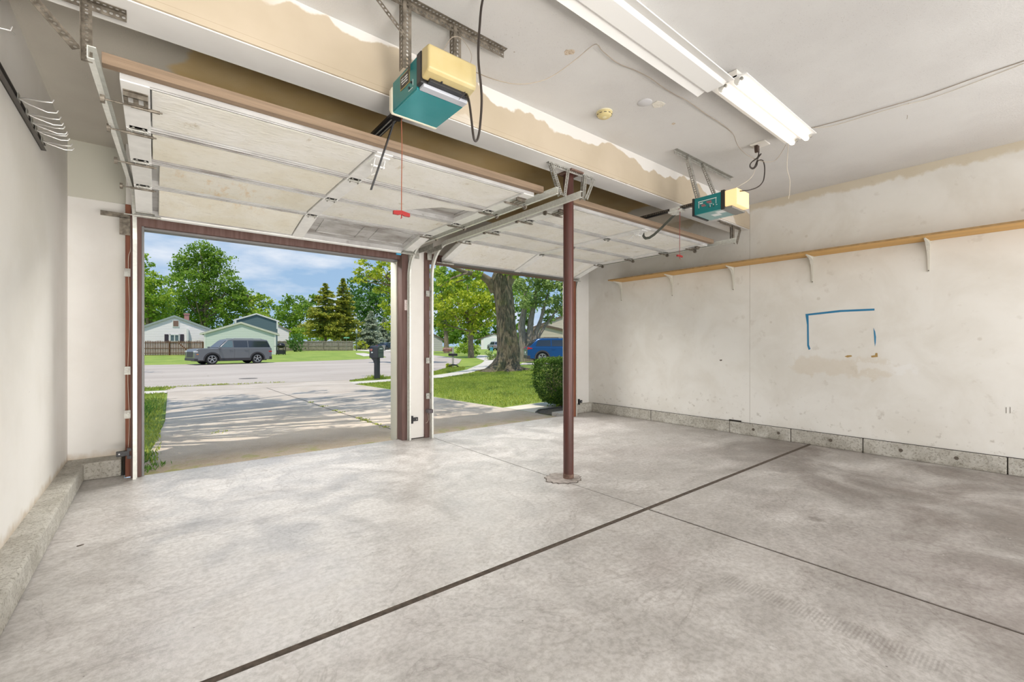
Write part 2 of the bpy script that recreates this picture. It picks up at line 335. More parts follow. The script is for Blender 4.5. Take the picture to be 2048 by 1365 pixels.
# ------------------------------------------------------------ room shell
CE = 2.945
def room():
    m = M()
    X0, XJ, X1, Y0, YJ, Y1 = -.72, 2.69, 6.05, -3.2, 1.83, 5.08
    g = .020
    for c, d, w in ((Y0, YJ-g, .009), (YJ+g, Y1, .005)):
        for a, b in ((X0, XJ-w), (XJ+w, X1)): m.box((a, c, -.12), (b, d, 0))
    m.box((-.6, Y1, -.12), (-.215, 5.6, -.001)); m.box((5.31, Y1, -.12), (6.0, 5.5, -.001))
    m.prism([(Y1, 0), (Y1+.09, -.045), (Y1+.09, -.12), (Y1, -.12)], -.09, 5.2, 'x')
    struct(m.obj('floor', MAT['concrete_floor']))
    m = M(); m.box((X0, YJ-g+.0005, -.1), (X1, YJ+g-.0005, -.003)); struct(m.obj('trim_1', MAT['joint_filler']))
    m = M(); m.box((XJ-.0088, Y0, -.1), (XJ+.0088, YJ-g-.001, -.004)); m.box((XJ-.0048, YJ+g+.001, -.1), (XJ+.0048, Y1-.002, -.004)); struct(m.obj('trim_2', MAT['joint_filler']))
    m = M(); m.box((-.75, Y0, CE), (6.1, 5.62, CE+.12)); struct(m.obj('ceiling', MAT['ceiling_paint']))
    m = M(); m.box((-.74, Y0, 0), (-.595, 5.6, CE)); struct(m.obj('wall_left', MAT['wall_paint']))
    m = M(); m.box((5.915, Y0, 0), (6.06, 5.5, CE)); struct(m.obj('wall_right', MAT['wall_paint_stained']))
    # dropped beam: boarded front, painted underside
    m = M(); m.box((-.595, 2.50, 2.636), (5.915, 2.74, CE)); struct(m.obj('trim_3', MAT['beam_board']))
    m = M(); m.box((-.595, 2.512, 2.630), (5.915, 2.728, 2.636)); struct(m.obj('trim_4', MAT['beam_paint']))
    # footings
    random.seed(3)
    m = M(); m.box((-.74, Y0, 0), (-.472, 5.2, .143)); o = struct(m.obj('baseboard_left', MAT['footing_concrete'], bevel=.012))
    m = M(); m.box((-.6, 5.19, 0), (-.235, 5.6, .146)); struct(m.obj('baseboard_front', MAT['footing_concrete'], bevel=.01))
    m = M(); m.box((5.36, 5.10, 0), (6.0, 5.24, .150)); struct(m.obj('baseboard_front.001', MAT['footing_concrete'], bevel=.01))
    # right footing: poured sections with dark joints
    ys = [Y0, -1.3, .30, 1.33, 2.02, 2.74, 3.93, 5.12]
    m = M()
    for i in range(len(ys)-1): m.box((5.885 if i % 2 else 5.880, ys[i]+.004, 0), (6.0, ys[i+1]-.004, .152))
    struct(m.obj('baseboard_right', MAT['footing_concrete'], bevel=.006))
    m = M(); m.box((5.893, Y0, .001), (5.914, 5.1, .1555)); m.box((5.892, 2.60, .13), (5.91, 2.75, .172)); struct(m.obj('trim_5', MAT['dark_gap']))
    # form-tie marks in the footing
    # front wall
    m = M()
    m.box((-.595, 5.42, .146), (-.205, 5.60, CE)); m.box((-.205, 5.24, .01), (-.17, 5.60, CE))
    m.box((-.205, 5.22, 2.30), (5.33, 5.40, CE))
    m.box((2.405, 4.975, .012), (2.60, 5.25, 2.32))
    m.box((5.335, 5.20, .15), (5.915, 5.222, CE)); m.box((5.56, 5.222, 0), (5.915, 5.40, CE))
    struct(m.obj('wall_front', MAT['wall_paint']))
    m = M(); m.box((2.40, 4.985, 0), (2.605, 5.2, .03)); m.box((-.225, 5.2, .0), (-.2, 5.3, .2)); struct(m.obj('trim_6', MAT['dark_gap']))
    # outside face of the garage and its eave
    m = M(); m.box((-1.2, 5.41, 2.45), (6.4, 5.46, 3.07)); m.box((-1.3, -3.2, CE+.125), (6.6, 5.46, CE+.16)); struct(m.obj('trim_7', MAT['cream_trim']))
    # jambs
    def frame(nm, parts, mt, bev=.003):
        m = M()
        for a, b in parts: m.box(a, b)
        struct(m.obj(nm, MAT[mt], bevel=bev))
    frame('trim_8', [((-.205, 5.11, 0), (-.168, 5.25, 2.38))], 'red_wood')
    frame('trim_9', [((-.168, 5.045, 0), (-.095, 5.24, 2.26)), ((2.312, 4.985, 0), (2.392, 5.12, 2.25)), ((2.600, 4.95, 0), (2.668, 5.12, 2.30)),
                     ((-.168, 5.05, 2.195), (2.40, 5.24, 2.29)), ((2.60, 5.02, 2.215), (5.30, 5.22, 2.31))], 'brown_painted_wood')
    frame('trim_10', [((5.215, 4.90, 0), (5.268, 5.06, 2.20))], 'red_wood')
    frame('trim_11', [((2.298, 5.12, -.03), (2.40, 5.28, 2.30)), ((2.40, 5.255, -.03), (2.62, 5.28, 2.3)), ((5.275, 5.06, 0), (5.36, 5.2, 2.3))], 'cream_trim')
    frame('trim_12', [((-.095, 5.06, 0), (-.078, 5.20, 2.20)), ((-.09, 5.10, 2.175), (2.31, 5.2, 2.196))], 'jamb_steel', .002)
room()
mat('hole_dark', (.12, .10, .08), .9)
def tie_marks():
    for i, y in enumerate((.10, .62, 1.02, 1.62, 2.15, 2.44)):
        m = M(); m.lathe([(.017, 0), (.017, -.003), (.009, -.0035)], (5.8815, y, .085), 14, 'x')
        o = m.obj('trim_%d' % (20+i), MAT['hole_dark']); struct(o)
tie_marks()

# ------------------------------------------------------------ steel post
def post():
    t = thing('steel_post', 'round brown painted steel post standing on a concrete patch', 'post', (2.772, 2.665, 0))
    mat('post_paint', (.095, .024, .017), .36, .1, var=(.075, .034, .027), scale=6, stretch=(6, 6, .5))
    mat('post_rust', (.10, .06, .045), .8, var=(.2, .12, .09), scale=40)
    m = M(); m.cyl((2.772, 2.665, .002), (2.772, 2.665, 2.625), .0445, 40); m.obj('pole', MAT['post_paint'], t, smooth=True)
    m = M(); m.lathe([(.0465, .004), (.0462, .03), (.0455, .045)], (2.772, 2.665, 0), 40); m.obj('foot_ring', MAT['post_rust'], t, smooth=True)
    m = M(); m.box((2.70, 2.56, 2.615), (2.85, 2.72, 2.629)); m.obj('cap_plate', MAT['post_rust'], t)
    # mortar patch round the foot
    mat('mortar', (.44, .40, .37), .95, var=(.30, .27, .25), scale=25, bump=1, bscale=60)
    m = M(); n = 40; r2 = random.Random(5); prof = []
    for k in range(n):
        a = 2*math.pi*k/n; r = .155*(1+.10*r2.uniform(-1, 1)); prof.append((2.735+r*math.cos(a)*1.02, 2.70+r*math.sin(a)*.92))
    m.prism(prof, .0005, .007, 'z'); o = m.obj('mortar_patch', MAT['mortar'], None, bevel=.003)
    tag(o, 'rough round mortar patch in the floor around the brown post', 'mortar patch')
    m = M()
    m.prism([(x+(x-2.735)*.05, y+(y-2.70)*.05) for x, y in prof], .0001, .001, 'z'); struct(m.obj('trim_30', MAT['joint_filler']))
post()

# ------------------------------------------------------------ overhead doors
def door_materials():
    s = NT('insulation_board', .8); n1 = s.noise(3.2, 6, .6, dist=.5); n2 = s.noise(26, 5, .7, stretch=(.6, 1.4, 1)); n3 = s.noise(9, 5, .65, stretch=(1, .5, 1))
    c = s.mix(s.ramp(n1, .35, .7), (.80, .79, .76), (.74, .72, .655)); c = s.mul(s.ramp(n2, .55, .68, 0, .35), c, (.62, .6, .54))
    c = s.mul(s.ramp(n3, .62, .72, 0, .6), c, (.60, .52, .38)); s.col(c); s.bump(n2, .9, .008)
    s = NT('insulation_board_stained', .8); n1 = s.noise(3.2, 6, .6, dist=.5); n2 = s.noise(26, 5, .7, stretch=(.6, 1.4, 1)); n3 = s.noise(7, 6, .7, stretch=(2.2, .6, 1))
    c = s.mix(s.ramp(n1, .35, .7), (.80, .78, .71), (.74, .70, .59)); c = s.mul(s.ramp(n2, .55, .68, 0, .35), c, (.62, .6, .54))
    st = s.math('MULTIPLY', s.ramp(n3, .52, .68), s.box(x0=.1, x1=.72, y0=3.75, y1=4.45, soft=.18)); c = s.mul(s.math('MULTIPLY', st, .6), c, (.84, .62, .38)); s.col(c); s.bump(n2, .7, .008)
    s = NT('steel_pan_dirt_shadow', .5); n1 = s.noise(2.4, 5, .6, stretch=(1, 2.5, 1)); n2 = s.noise(14, 6, .7)  # dirt streaks; the dark tone also paints shadow on the torn-board section
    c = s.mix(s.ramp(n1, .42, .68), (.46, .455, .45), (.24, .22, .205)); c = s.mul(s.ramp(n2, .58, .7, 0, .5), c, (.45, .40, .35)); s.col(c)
    mat('rubber_seal', (.06, .058, .055), .7)
    mat('steel_edge_dark', (.13, .13, .13), .5, .3)
door_materials()
def hinge_mesh(m, x, y, z, tilt=0, w=.075):
    """plate, barrel and two bolts under the stile at a seam"""
    m.box((x-w/2, y-.035, z-.006), (x+w/2, y-.004, z-.002)); m.box((x-w/2, y+.006, z-.006), (x+w/2, y+.040, z-.002))
    m.cyl((x-w/2-.004, y+.002, z-.013), (x+w/2+.004, y+.002, z-.013), .0065, 10)
    for dx in (-w*.28, w*.28):
        for dy in (-.022, .025): m.cyl((x+dx, y+dy, z-.013), (x+dx, y+dy, z-.004), .006, 8)
    m.box((x-w*.4, y-.006, z-.026), (x-w*.4+.004, y+.02, z-.004)); m.box((x+w*.4-.004, y-.006, z-.026), (x+w*.4, y+.02, z-.004))
def roller_mesh(m, x, y, z, side, out=.10, inn=.10):
    """steel stem with a wheel running in the track; side -1 left, +1 right"""
    m.cyl((x-side*inn, y, z), (x+side*out, y, z), .0048, 8)
    m.cyl((x-side*inn*.9, y, z), (x+side*.02, y, z), .0085, 8)
    m.cyl((x+side*(out-.012), y, z), (x+side*(out+.004), y, z), .021, 14)
def garage_door(label, xa, xb, rows, zz, zb, bays, board_left):
    """rows: Y of top edge, three seams, last seam; the fourth section swings down to (yb, zb)"""
    t = thing('garage_door', label, 'garage door', ((xa+xb)/2, rows[0], zz))
    xc = (xa+xb)/2; sw = .105
    yb = rows[4]
    for i in range(4):
        y0, y1 = rows[i], rows[i+1]
        z0, z1 = zz, (zb if i == 3 else zz)
        def q(y): return z0+(z1-z0)*(y-y0)/(y1-y0)
        def slab(m, xl, xr, ya, yc, lo, hi):
            za, zc = q(ya), q(yc)
            m.add([(xl,ya,za+lo),(xr,ya,za+lo),(xr,yc,zc+lo),(xl,yc,zc+lo),(xl,ya,za+hi),(xr,ya,za+hi),(xr,yc,zc+hi),(xl,yc,zc+hi)],
                  [(3,2,1,0),(4,5,6,7),(0,1,5,4),(1,2,6,5),(2,3,7,6),(3,0,4,7)])
        g = .004
        # steel skin with rolled rails along both edges and embossed pans
        m = M(); slab(m, xa, xb, y0+g, y1-g, .040, .052)
        for ya, yc in ((y0+g, y0+g+.030), (y1-g-.034, y1-g)): slab(m, xa+.002, xb-.002, ya, yc, .000, .041)
        for ya in (y0+g+.012, y1-g-.016): slab(m, xa+.004, xb-.004, ya, ya+.004, -.004, .001)
        for bi, (bl, br) in enumerate(((xa+sw, xc-sw/2), (xc+sw/2, xb-sw))):
            for k in range(2):
                w = (br-bl)/2
                l, r = bl+k*w+.09, bl+(k+1)*w-.05
                for (xx0, xx1, yy0, yy1) in ((l, r, y0+.13, y0+.137), (l, r, y1-.137, y1-.13), (l, l+.007, y0+.137, y1-.137), (r-.007, r, y0+.137, y1-.137)):
                    slab(m, xx0, xx1, yy0, yy1, .032, .041)
        sec = m.obj('door_section', MAT['door_steel'] if bays[i] == (1, 1) else MAT['steel_pan_dirt_shadow'], t)  # dirty bottom pan, and painted shadow on the section with the torn board
        # stiles
        for k, xs in enumerate((xa, xc-sw/2, xb-sw)):
            m = M(); slab(m, xs, xs+sw, y0+g+.002, y1-g-.002, -.006, .0405); m.obj('stile', MAT['white_metal'], sec, bevel=.003)
        # foam boards
        for k, (bl, br) in enumerate(((xa+sw+.006, xc-sw/2-.006), (xc+sw/2+.006, xb-sw-.006))):
            b = bays[i][k]
            if not b: continue
            m = M()
            if b == 2:     # broken board, torn corner
                zt = q(y0)
                poly = [(bl, y0+.04), (br, y0+.04), (br, y0+.12), (br-.30, y0+.20), (br-.47, y0+.40), (br-.53, y1-.045), (bl, y1-.045)]
                m.prism(poly, zt+.006, zt+.028, 'z')
            elif board_left and k == 0 and i in (2, 3):   # board falls short of the stile
                d = .035
                slab(m, bl+d, br, y0+.040, y1-.042, .004, .028)
            else: slab(m, bl, br, y0+(.058 if i == 0 else .046), y1-.050, .006, .028)
            m.obj('insulation_board', MAT['insulation_board_stained'] if (board_left and k == 0 and i > 0) else MAT['insulation_board'], sec, bevel=.004)
        m = M(); slab(m, xa+.01, xb-.01, y1-g-.001, y1+g+.001, .006, .03); m.obj('seam_gap_strip', MAT['rubber_seal'], sec) if i < 3 else None  # dark strip added to draw the shaded gap between sections
        # hinges at the seam to the next section
        if i < 3:
            for xs in (xa+sw/2, xc, xb-sw/2):
                m = M(); hinge_mesh(m, xs, y1, zz); m.obj('hinge', MAT['galv_light'], sec)
            for sd, xs in ((-1, xa+.0), (1, xb-.0)):
                m = M(); roller_mesh(m, xs, y1+.045, zz-.018, sd, .075, .13); m.obj('roller', MAT['galv_dark'], sec)
        if i == 0:
            for sd, xs in ((-1, xa+sw/2), (1, xb-sw/2)):
                m = M()
                yy = y0+.14
                m.box((xs-.045, yy-.055, zz-.010), (xs+.045, yy-.035, zz-.006))
                for (ax, bx_) in ((-.045, -.028), (-.010, .010), (.028, .045)): m.box((xs+ax, yy-.035, zz-.03), (xs+bx_, yy+.045, zz-.026))
                m.box((xs-.045, yy-.040, zz-.03), (xs+.045, yy-.028, zz-.006)); m.box((xs-.045, yy+.038, zz-.032), (xs+.045, yy+.055, zz-.024))
                m.obj('top_bracket', MAT['galv_dark'], sec)
                m = M(); roller_mesh(m, xs, yy+.06, zz-.03, sd, .125, .10); m.obj('roller', MAT['galv_dark'], sec)
        if i == 3:
            m = M(); slab(m, xa, xb, y1-.03, y1+.004, -.012, .05); m.obj('bottom_rail', MAT['steel_edge_dark'] if not board_left else MAT['white_metal'], sec)
            m = M(); m.tube([(xa+.01, y1+.012, zb+.012), (xb-.01, y1+.012, zb+.012)], .014, 10); m.obj('rubber_seal', MAT['rubber_seal'], sec)
            for sd, xs in ((-1, xa+.06), (1, xb-.06)):
                m = M(); m.box((xs-.06, y1-.10, zb+.004), (xs+.06, y1-.025, zb+.010)); m.cyl((xs-.07, y1-.05, zb-.012), (xs+.10*1, y1-.05, zb-.012), .011, 10)
                m.cyl((xs+sd*.05, y1-.05, zb-.012), (xs+sd*.135, y1-.05, zb-.012), .005, 8); m.obj('bottom_bracket', MAT['galv_light'], sec)
    # centre bracket for the opener arm
    m = M(); yy = rows[0]+.05
    m.box((xc-.05, yy, zz-.012), (xc+.05, yy+.17, zz-.006)); 
    for dx in (-.035, .03): m.prism([(yy+.03, zz-.006), (yy+.12, zz-.006), (yy+.09, zz-.055), (yy+.06, zz-.055)], xc+dx, xc+dx+.004, 'x')
    m.cyl((xc-.045, yy+.075, zz-.042), (xc+.045, yy+.075, zz-.042), .006, 8)
    m.tube([(xc-.02, yy+.10, zz-.02), (xc-.01, yy+.16, zz-.05), (xc+.01, yy+.21, zz-.055), (xc+.04, yy+.17, zz-.04)], .004, 6)
    m.obj('opener_bracket', MAT['white_metal'], t)
    # wooden stiffener along the top edge
    m = M(); m.box((xa-.055, rows[0]-.048, zz+.022), (xb+.055, rows[0]-.001, zz+.070))
    m.obj('wood_strut', mat('lumber_strut', (.28, .20, .135), .75, var=(.20, .14, .092), scale=3, stretch=(.6, 9, 14), bump=.3, bscale=14), t, bevel=.002)
    return t
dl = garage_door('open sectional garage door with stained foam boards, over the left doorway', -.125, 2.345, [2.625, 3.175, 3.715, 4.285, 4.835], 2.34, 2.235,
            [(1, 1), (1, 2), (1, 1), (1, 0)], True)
m = M(); m.cyl((2.18, 4.85, 2.215), (2.235, 4.85, 2.215), .012, 10); m.obj('blue_plug', mat('blue_plug', (.05, .35, .6), .5), dl)
garage_door('open sectional garage door with clean white foam boards, over the right doorway', 2.775, 5.215, [2.69, 3.235, 3.775, 4.325, 4.87], 2.362, 2.185,
            [(1, 1), (1, 1), (1, 1), (1, 1)], False)

# ------------------------------------------------------------ door tracks
def track(label, x, side, ytip, zh, yv, zlow=0.0, xv=None, ztip=None, rad=.37):
    """2 inch galvanised track: horizontal run, curve, vertical run.  side: +1 opening faces +X"""
    xv = x if xv is None else xv; ztip = zh if ztip is None else ztip
    t = thing('door_track', label, 'door track', (xv, yv, zlow))
    def profile(c, d, n, s2):
        # C section: web on the outside (-side), two lips
        w = .024; lip = .026
        return [c+n*w+s2*lip, c+n*w, c-n*w, c-n*w+s2*lip*.8]
    def sweep(pts, nrm, mname, pname):
        vs = []; fs = []
        for p, n in zip(pts, nrm):
            for q in profile(Vector(p), None, Vector(n), Vector((side, 0, 0))): vs.append(q)
            # round outer edge
        k = 4
        for i in range(len(pts)-1):
            for j in range(k-1): fs.append((i*k+j, i*k+j+1, (i+1)*k+j+1, (i+1)*k+j))
        m = M(); m.add(vs, fs); return m.obj(pname, MAT[mname], t, solid=.004)
    hy = yv-rad
    pts = [(x, ytip, ztip), (x+(xv-x)*.5, (ytip+hy)/2, (zh+ztip)/2), (xv, hy, zh)]
    sweep(pts, [(0, 0, 1)]*3, 'galvanized', 'horizontal_track')
    pts = []; nr = []
    for k in range(13):
        a = math.pi/2*k/12; pts.append((xv, hy+rad*math.sin(a), zh-rad+rad*math.cos(a))); nr.append((0, math.sin(a), math.cos(a)))
    pts.append((xv, yv, zlow)); nr.append((0, 1, 0))
    sweep(pts, nr, 'galvanized', 'vertical_track')
    return t
def jamb_brackets(t, x, y, zs, w, sd):
    for z in zs:
        m = M(); m.box((x, y-.012, z-.035), (x+sd*w, y-.006, z+.035)); m.box((x, y-.03, z-.035), (x+sd*.005, y+.02, z+.035))
        m.cyl((x+sd*w*.5, y-.02, z+.01), (x+sd*w*.5, y-.012, z+.01), .007, 8); m.cyl((x+sd*w*.8, y-.02, z-.01), (x+sd*w*.8, y-.012, z-.01), .005, 8)
        m.obj('jamb_bracket', MAT['galv_light'], t)
t1 = track('left track of the left door, beside the white left wall', -.215, 1, 2.47, 2.385, 5.00, xv=-.150, ztip=2.34)
jamb_brackets(t1, -.160, 5.085, (.55, .93, 1.78), .05, -1)
t2 = track('right track of the left door, ending just left of the brown post', 2.425, -1, 2.44, 2.345, 4.955, xv=2.405)
t3 = track('left track of the right door, its end just behind the brown post', 2.655, 1, 2.42, 2.365, 4.91, xv=2.665)
jamb_brackets(t3, 2.660, 4.935, (.52, .96, 1.79), .055, -1)
t4 = track('right track of the right door, running along the shelf wall', 5.315, -1, 2.40, 2.385, 4.93, xv=5.300)
jamb_brackets(t4, 5.29, 4.99, (.95, 1.85), .05, -1)
# flag bracket plates at the curves of the middle tracks
for t, x0, x1, y, z0 in ((t2, 2.41, 2.50, 4.90, 2.20), (t3, 2.60, 2.66, 4.88, 2.20)):
    m = M(); m.box((x0, y, z0), (x1, y+.004, z0+.14)); m.box((x0 if t is t3 else x1-.004, y-.35, z0+.07), (x0+.004 if t is t3 else x1, y, z0+.13)); m.obj('flag_bracket', MAT['galv_light'], t)
m = M(); m.box((-.36, 5.05, 2.245), (-.17, 5.06, 2.285)); m.box((-.24, 5.05, 2.10), (-.17, 5.06, 2.25)); m.obj('flag_bracket', MAT['galv_dark'], t1)
# photo-eye sensors low on the tracks
def eye(label, x, y, z, sd):
    t = thing('door_sensor', label, 'sensor', (x, y, z))
    m = M(); m.box((x, y-.012, z-.022), (x+sd*.075, y+.012, z+.022)); m.obj('housing', MAT['black_plastic'], t, bevel=.004)
    m = M(); m.box((x-sd*.022, y-.03, z-.045), (x-sd*.002, y-.004, z-.020)); m.box((x-sd*.022, y-.03, z+.020), (x-sd*.002, y-.004, z+.045)); m.box((x-sd*.01, y-.02, z-.045), (x+sd*.006, y+.01, z+.045)); m.obj('clip', MAT['black_metal'], t)
    m = M(); m.cyl((x+sd*.055, y-.014, z), (x+sd*.055, y-.010, z), .006, 10); m.obj('lens', mat('sensor_lens', (.6, .6, .6), .2), t)
eye('black door sensor clipped to the far left track near the floor', -.182, 4.965, .235, -1)
eye('black door sensor low on the track at the left side of the middle pier', 2.432, 4.955, .245, 1)
eye('black door sensor low on the track by the right wall corner', 5.335, 4.90, .235, 1)
m = M(); x, y, z = 2.640, 4.90, .335
t = thing('door_sensor', 'grey door sensor with a loose wire on the brown wood of the middle pier', 'sensor', (x, y, z))
m.box((x-.03, y-.03, z-.022), (x+.035, y+.05, z+.022)); m.obj('housing', mat('sensor_grey', (.09, .075, .085), .4), t, bevel=.006)
m = M(); m.tube([(2.63, 4.945, .33), (2.645, 4.944, .27), (2.65, 4.944, .22), (2.63, 4.944, .19), (2.61, 4.945, .185)], .0018, 6); m.obj('loose_wire', MAT['wire_white'], t)

# thin wires stapled to the jambs
def wire(label, pts, r, mt, nm='wire', cat='wire', grp=None):
    # smooth the path with a Catmull-Rom pass
    P = [Vector(p) for p in pts]; out = []
    for i in range(len(P)-1):
        a, b, c, d = P[max(i-1, 0)], P[i], P[i+1], P[min(i+2, len(P)-1)]
        for k in range(6):
            u = k/6; out.append(.5*((2*b)+(c-a)*u+(2*a-5*b+4*c-d)*u*u+(3*b-a-3*c+d)*u**3))
    out.append(P[-1]); m = M(); m.tube(out, r, 6); o = m.obj(nm, MAT[mt], None, smooth=True); return tag(o, label, cat, grp)
wire('thin pale wire stapled down the red wood of the left doorway', [(-.172, 5.108, 2.26), (-.170, 5.105, 2.0), (-.185, 5.106, 1.88), (-.176, 5.106, 1.4), (-.188, 5.106, .9), (-.178, 5.106, .5), (-.185, 5.106, .26)], .0022, 'wire_white')
m = M(); m.box((2.345, 4.981, 1.575), (2.382, 4.984, 1.70)); o = m.obj('warning_label', mat('label_paper', (.62, .50, .48), .6, var=(.75, .68, .66), scale=60)); tag(o, 'small faded warning label on the brown wood left of the middle pier', 'label')

# ------------------------------------------------------------ perforated hangers
def hanger(label, bars, mt, loc, plain=()):
    t = thing('perforated_hanger', label, 'hanger bracket', loc)
    for p, q, w1, w2, wd in bars:
        m = M()
        if w2: m.angle(p, q, w1, w2, wd)
        else: m.perf(p, q, w1, wd)
        m.obj('angle_bar', MAT[mt], t, solid=.002)
    return t
hanger('dark perforated bars holding the left door track, at the left wall', [
    ((-.45, 2.62, 2.627), (-.10, 2.62, 2.627), (0, 0, -1), (0, -1, 0), .034),
    ((-.247, 2.615, 2.627), (-.235, 2.50, 2.31), (1, 0, 0), (0, -1, 0), .034),
    ((-.47, 2.60, 2.66-.035), (-.262, 2.505, 2.345), (1, 0, 0), None, .034)], 'galv_dark', (-.25, 2.6, 2.63))
# behind the camera side: rail bolt and clip at the track end
hanger('grey perforated bars under the beam, in two V shapes around the post top', [
    ((2.46, 2.58, 2.629), (2.99, 2.58, 2.629), (0, 0, -1), (0, 1, 0), .034),
    ((2.475, 2.575, 2.62), (2.47, 2.46, 2.33), (1, 0, 0), (0, 1, 0), .03),
    ((2.66, 2.575, 2.62), (2.50, 2.46, 2.33), (1, 0, 0), None, .03),
    ((2.875, 2.575, 2.62), (2.70, 2.44, 2.34), (1, 0, 0), (0, 1, 0), .03),
    ((2.985, 2.575, 2.62), (2.72, 2.43, 2.35), (1, 0, 0), None, .03)], 'galv_light', (2.72, 2.58, 2.63))
hanger('dark perforated bars holding the right door track, below the beam end by the shelf wall', [
    ((5.20, 2.535, 2.629), (5.74, 2.535, 2.629), (0, 0, -1), (0, 1, 0), .034),
    ((5.52, 2.53, 2.62), (5.325, 2.44, 2.37), (1, 0, 0), (0, 1, 0), .034),
    ((5.70, 2.53, 2.62), (5.355, 2.42, 2.37), (1, 0, 0), None, .034)], 'galv_dark', (5.47, 2.535, 2.63))
hanger('dark perforated bars carrying the left opener from the ceiling', [
    ((.55, 2.135, 2.942), (1.655, 2.135, 2.942), (0, 0, -1), (0, -1, 0), .038),
    ((.995, 2.13, 2.94), (.995, 2.13, 2.585), (1, 0, 0), (0, 1, 0), .046),
    ((1.300, 2.13, 2.94), (1.300, 2.13, 2.62), (1, 0, 0), (0, 1, 0), .046),
    ((.74, 2.12, 2.94), (.985, 2.10, 2.72), (1, 0, 0), None, .024)], 'galv_dark', (1.15, 2.13, 2.945))
hanger('dark perforated bars carrying the right opener from the ceiling', [
    ((3.70, 2.225, 2.942), (4.80, 2.225, 2.942), (0, 0, -1), (0, -1, 0), .034),
    ((3.905, 2.21, 2.94), (4.035, 2.17, 2.56), (1, 0, 0), (0, 1, 0), .034),
    ((4.190, 2.21, 2.94), (4.262, 2.10, 2.57), (1, 0, 0), (0, 1, 0), .030)], 'galv_light', (4.14, 2.2, 2.945))

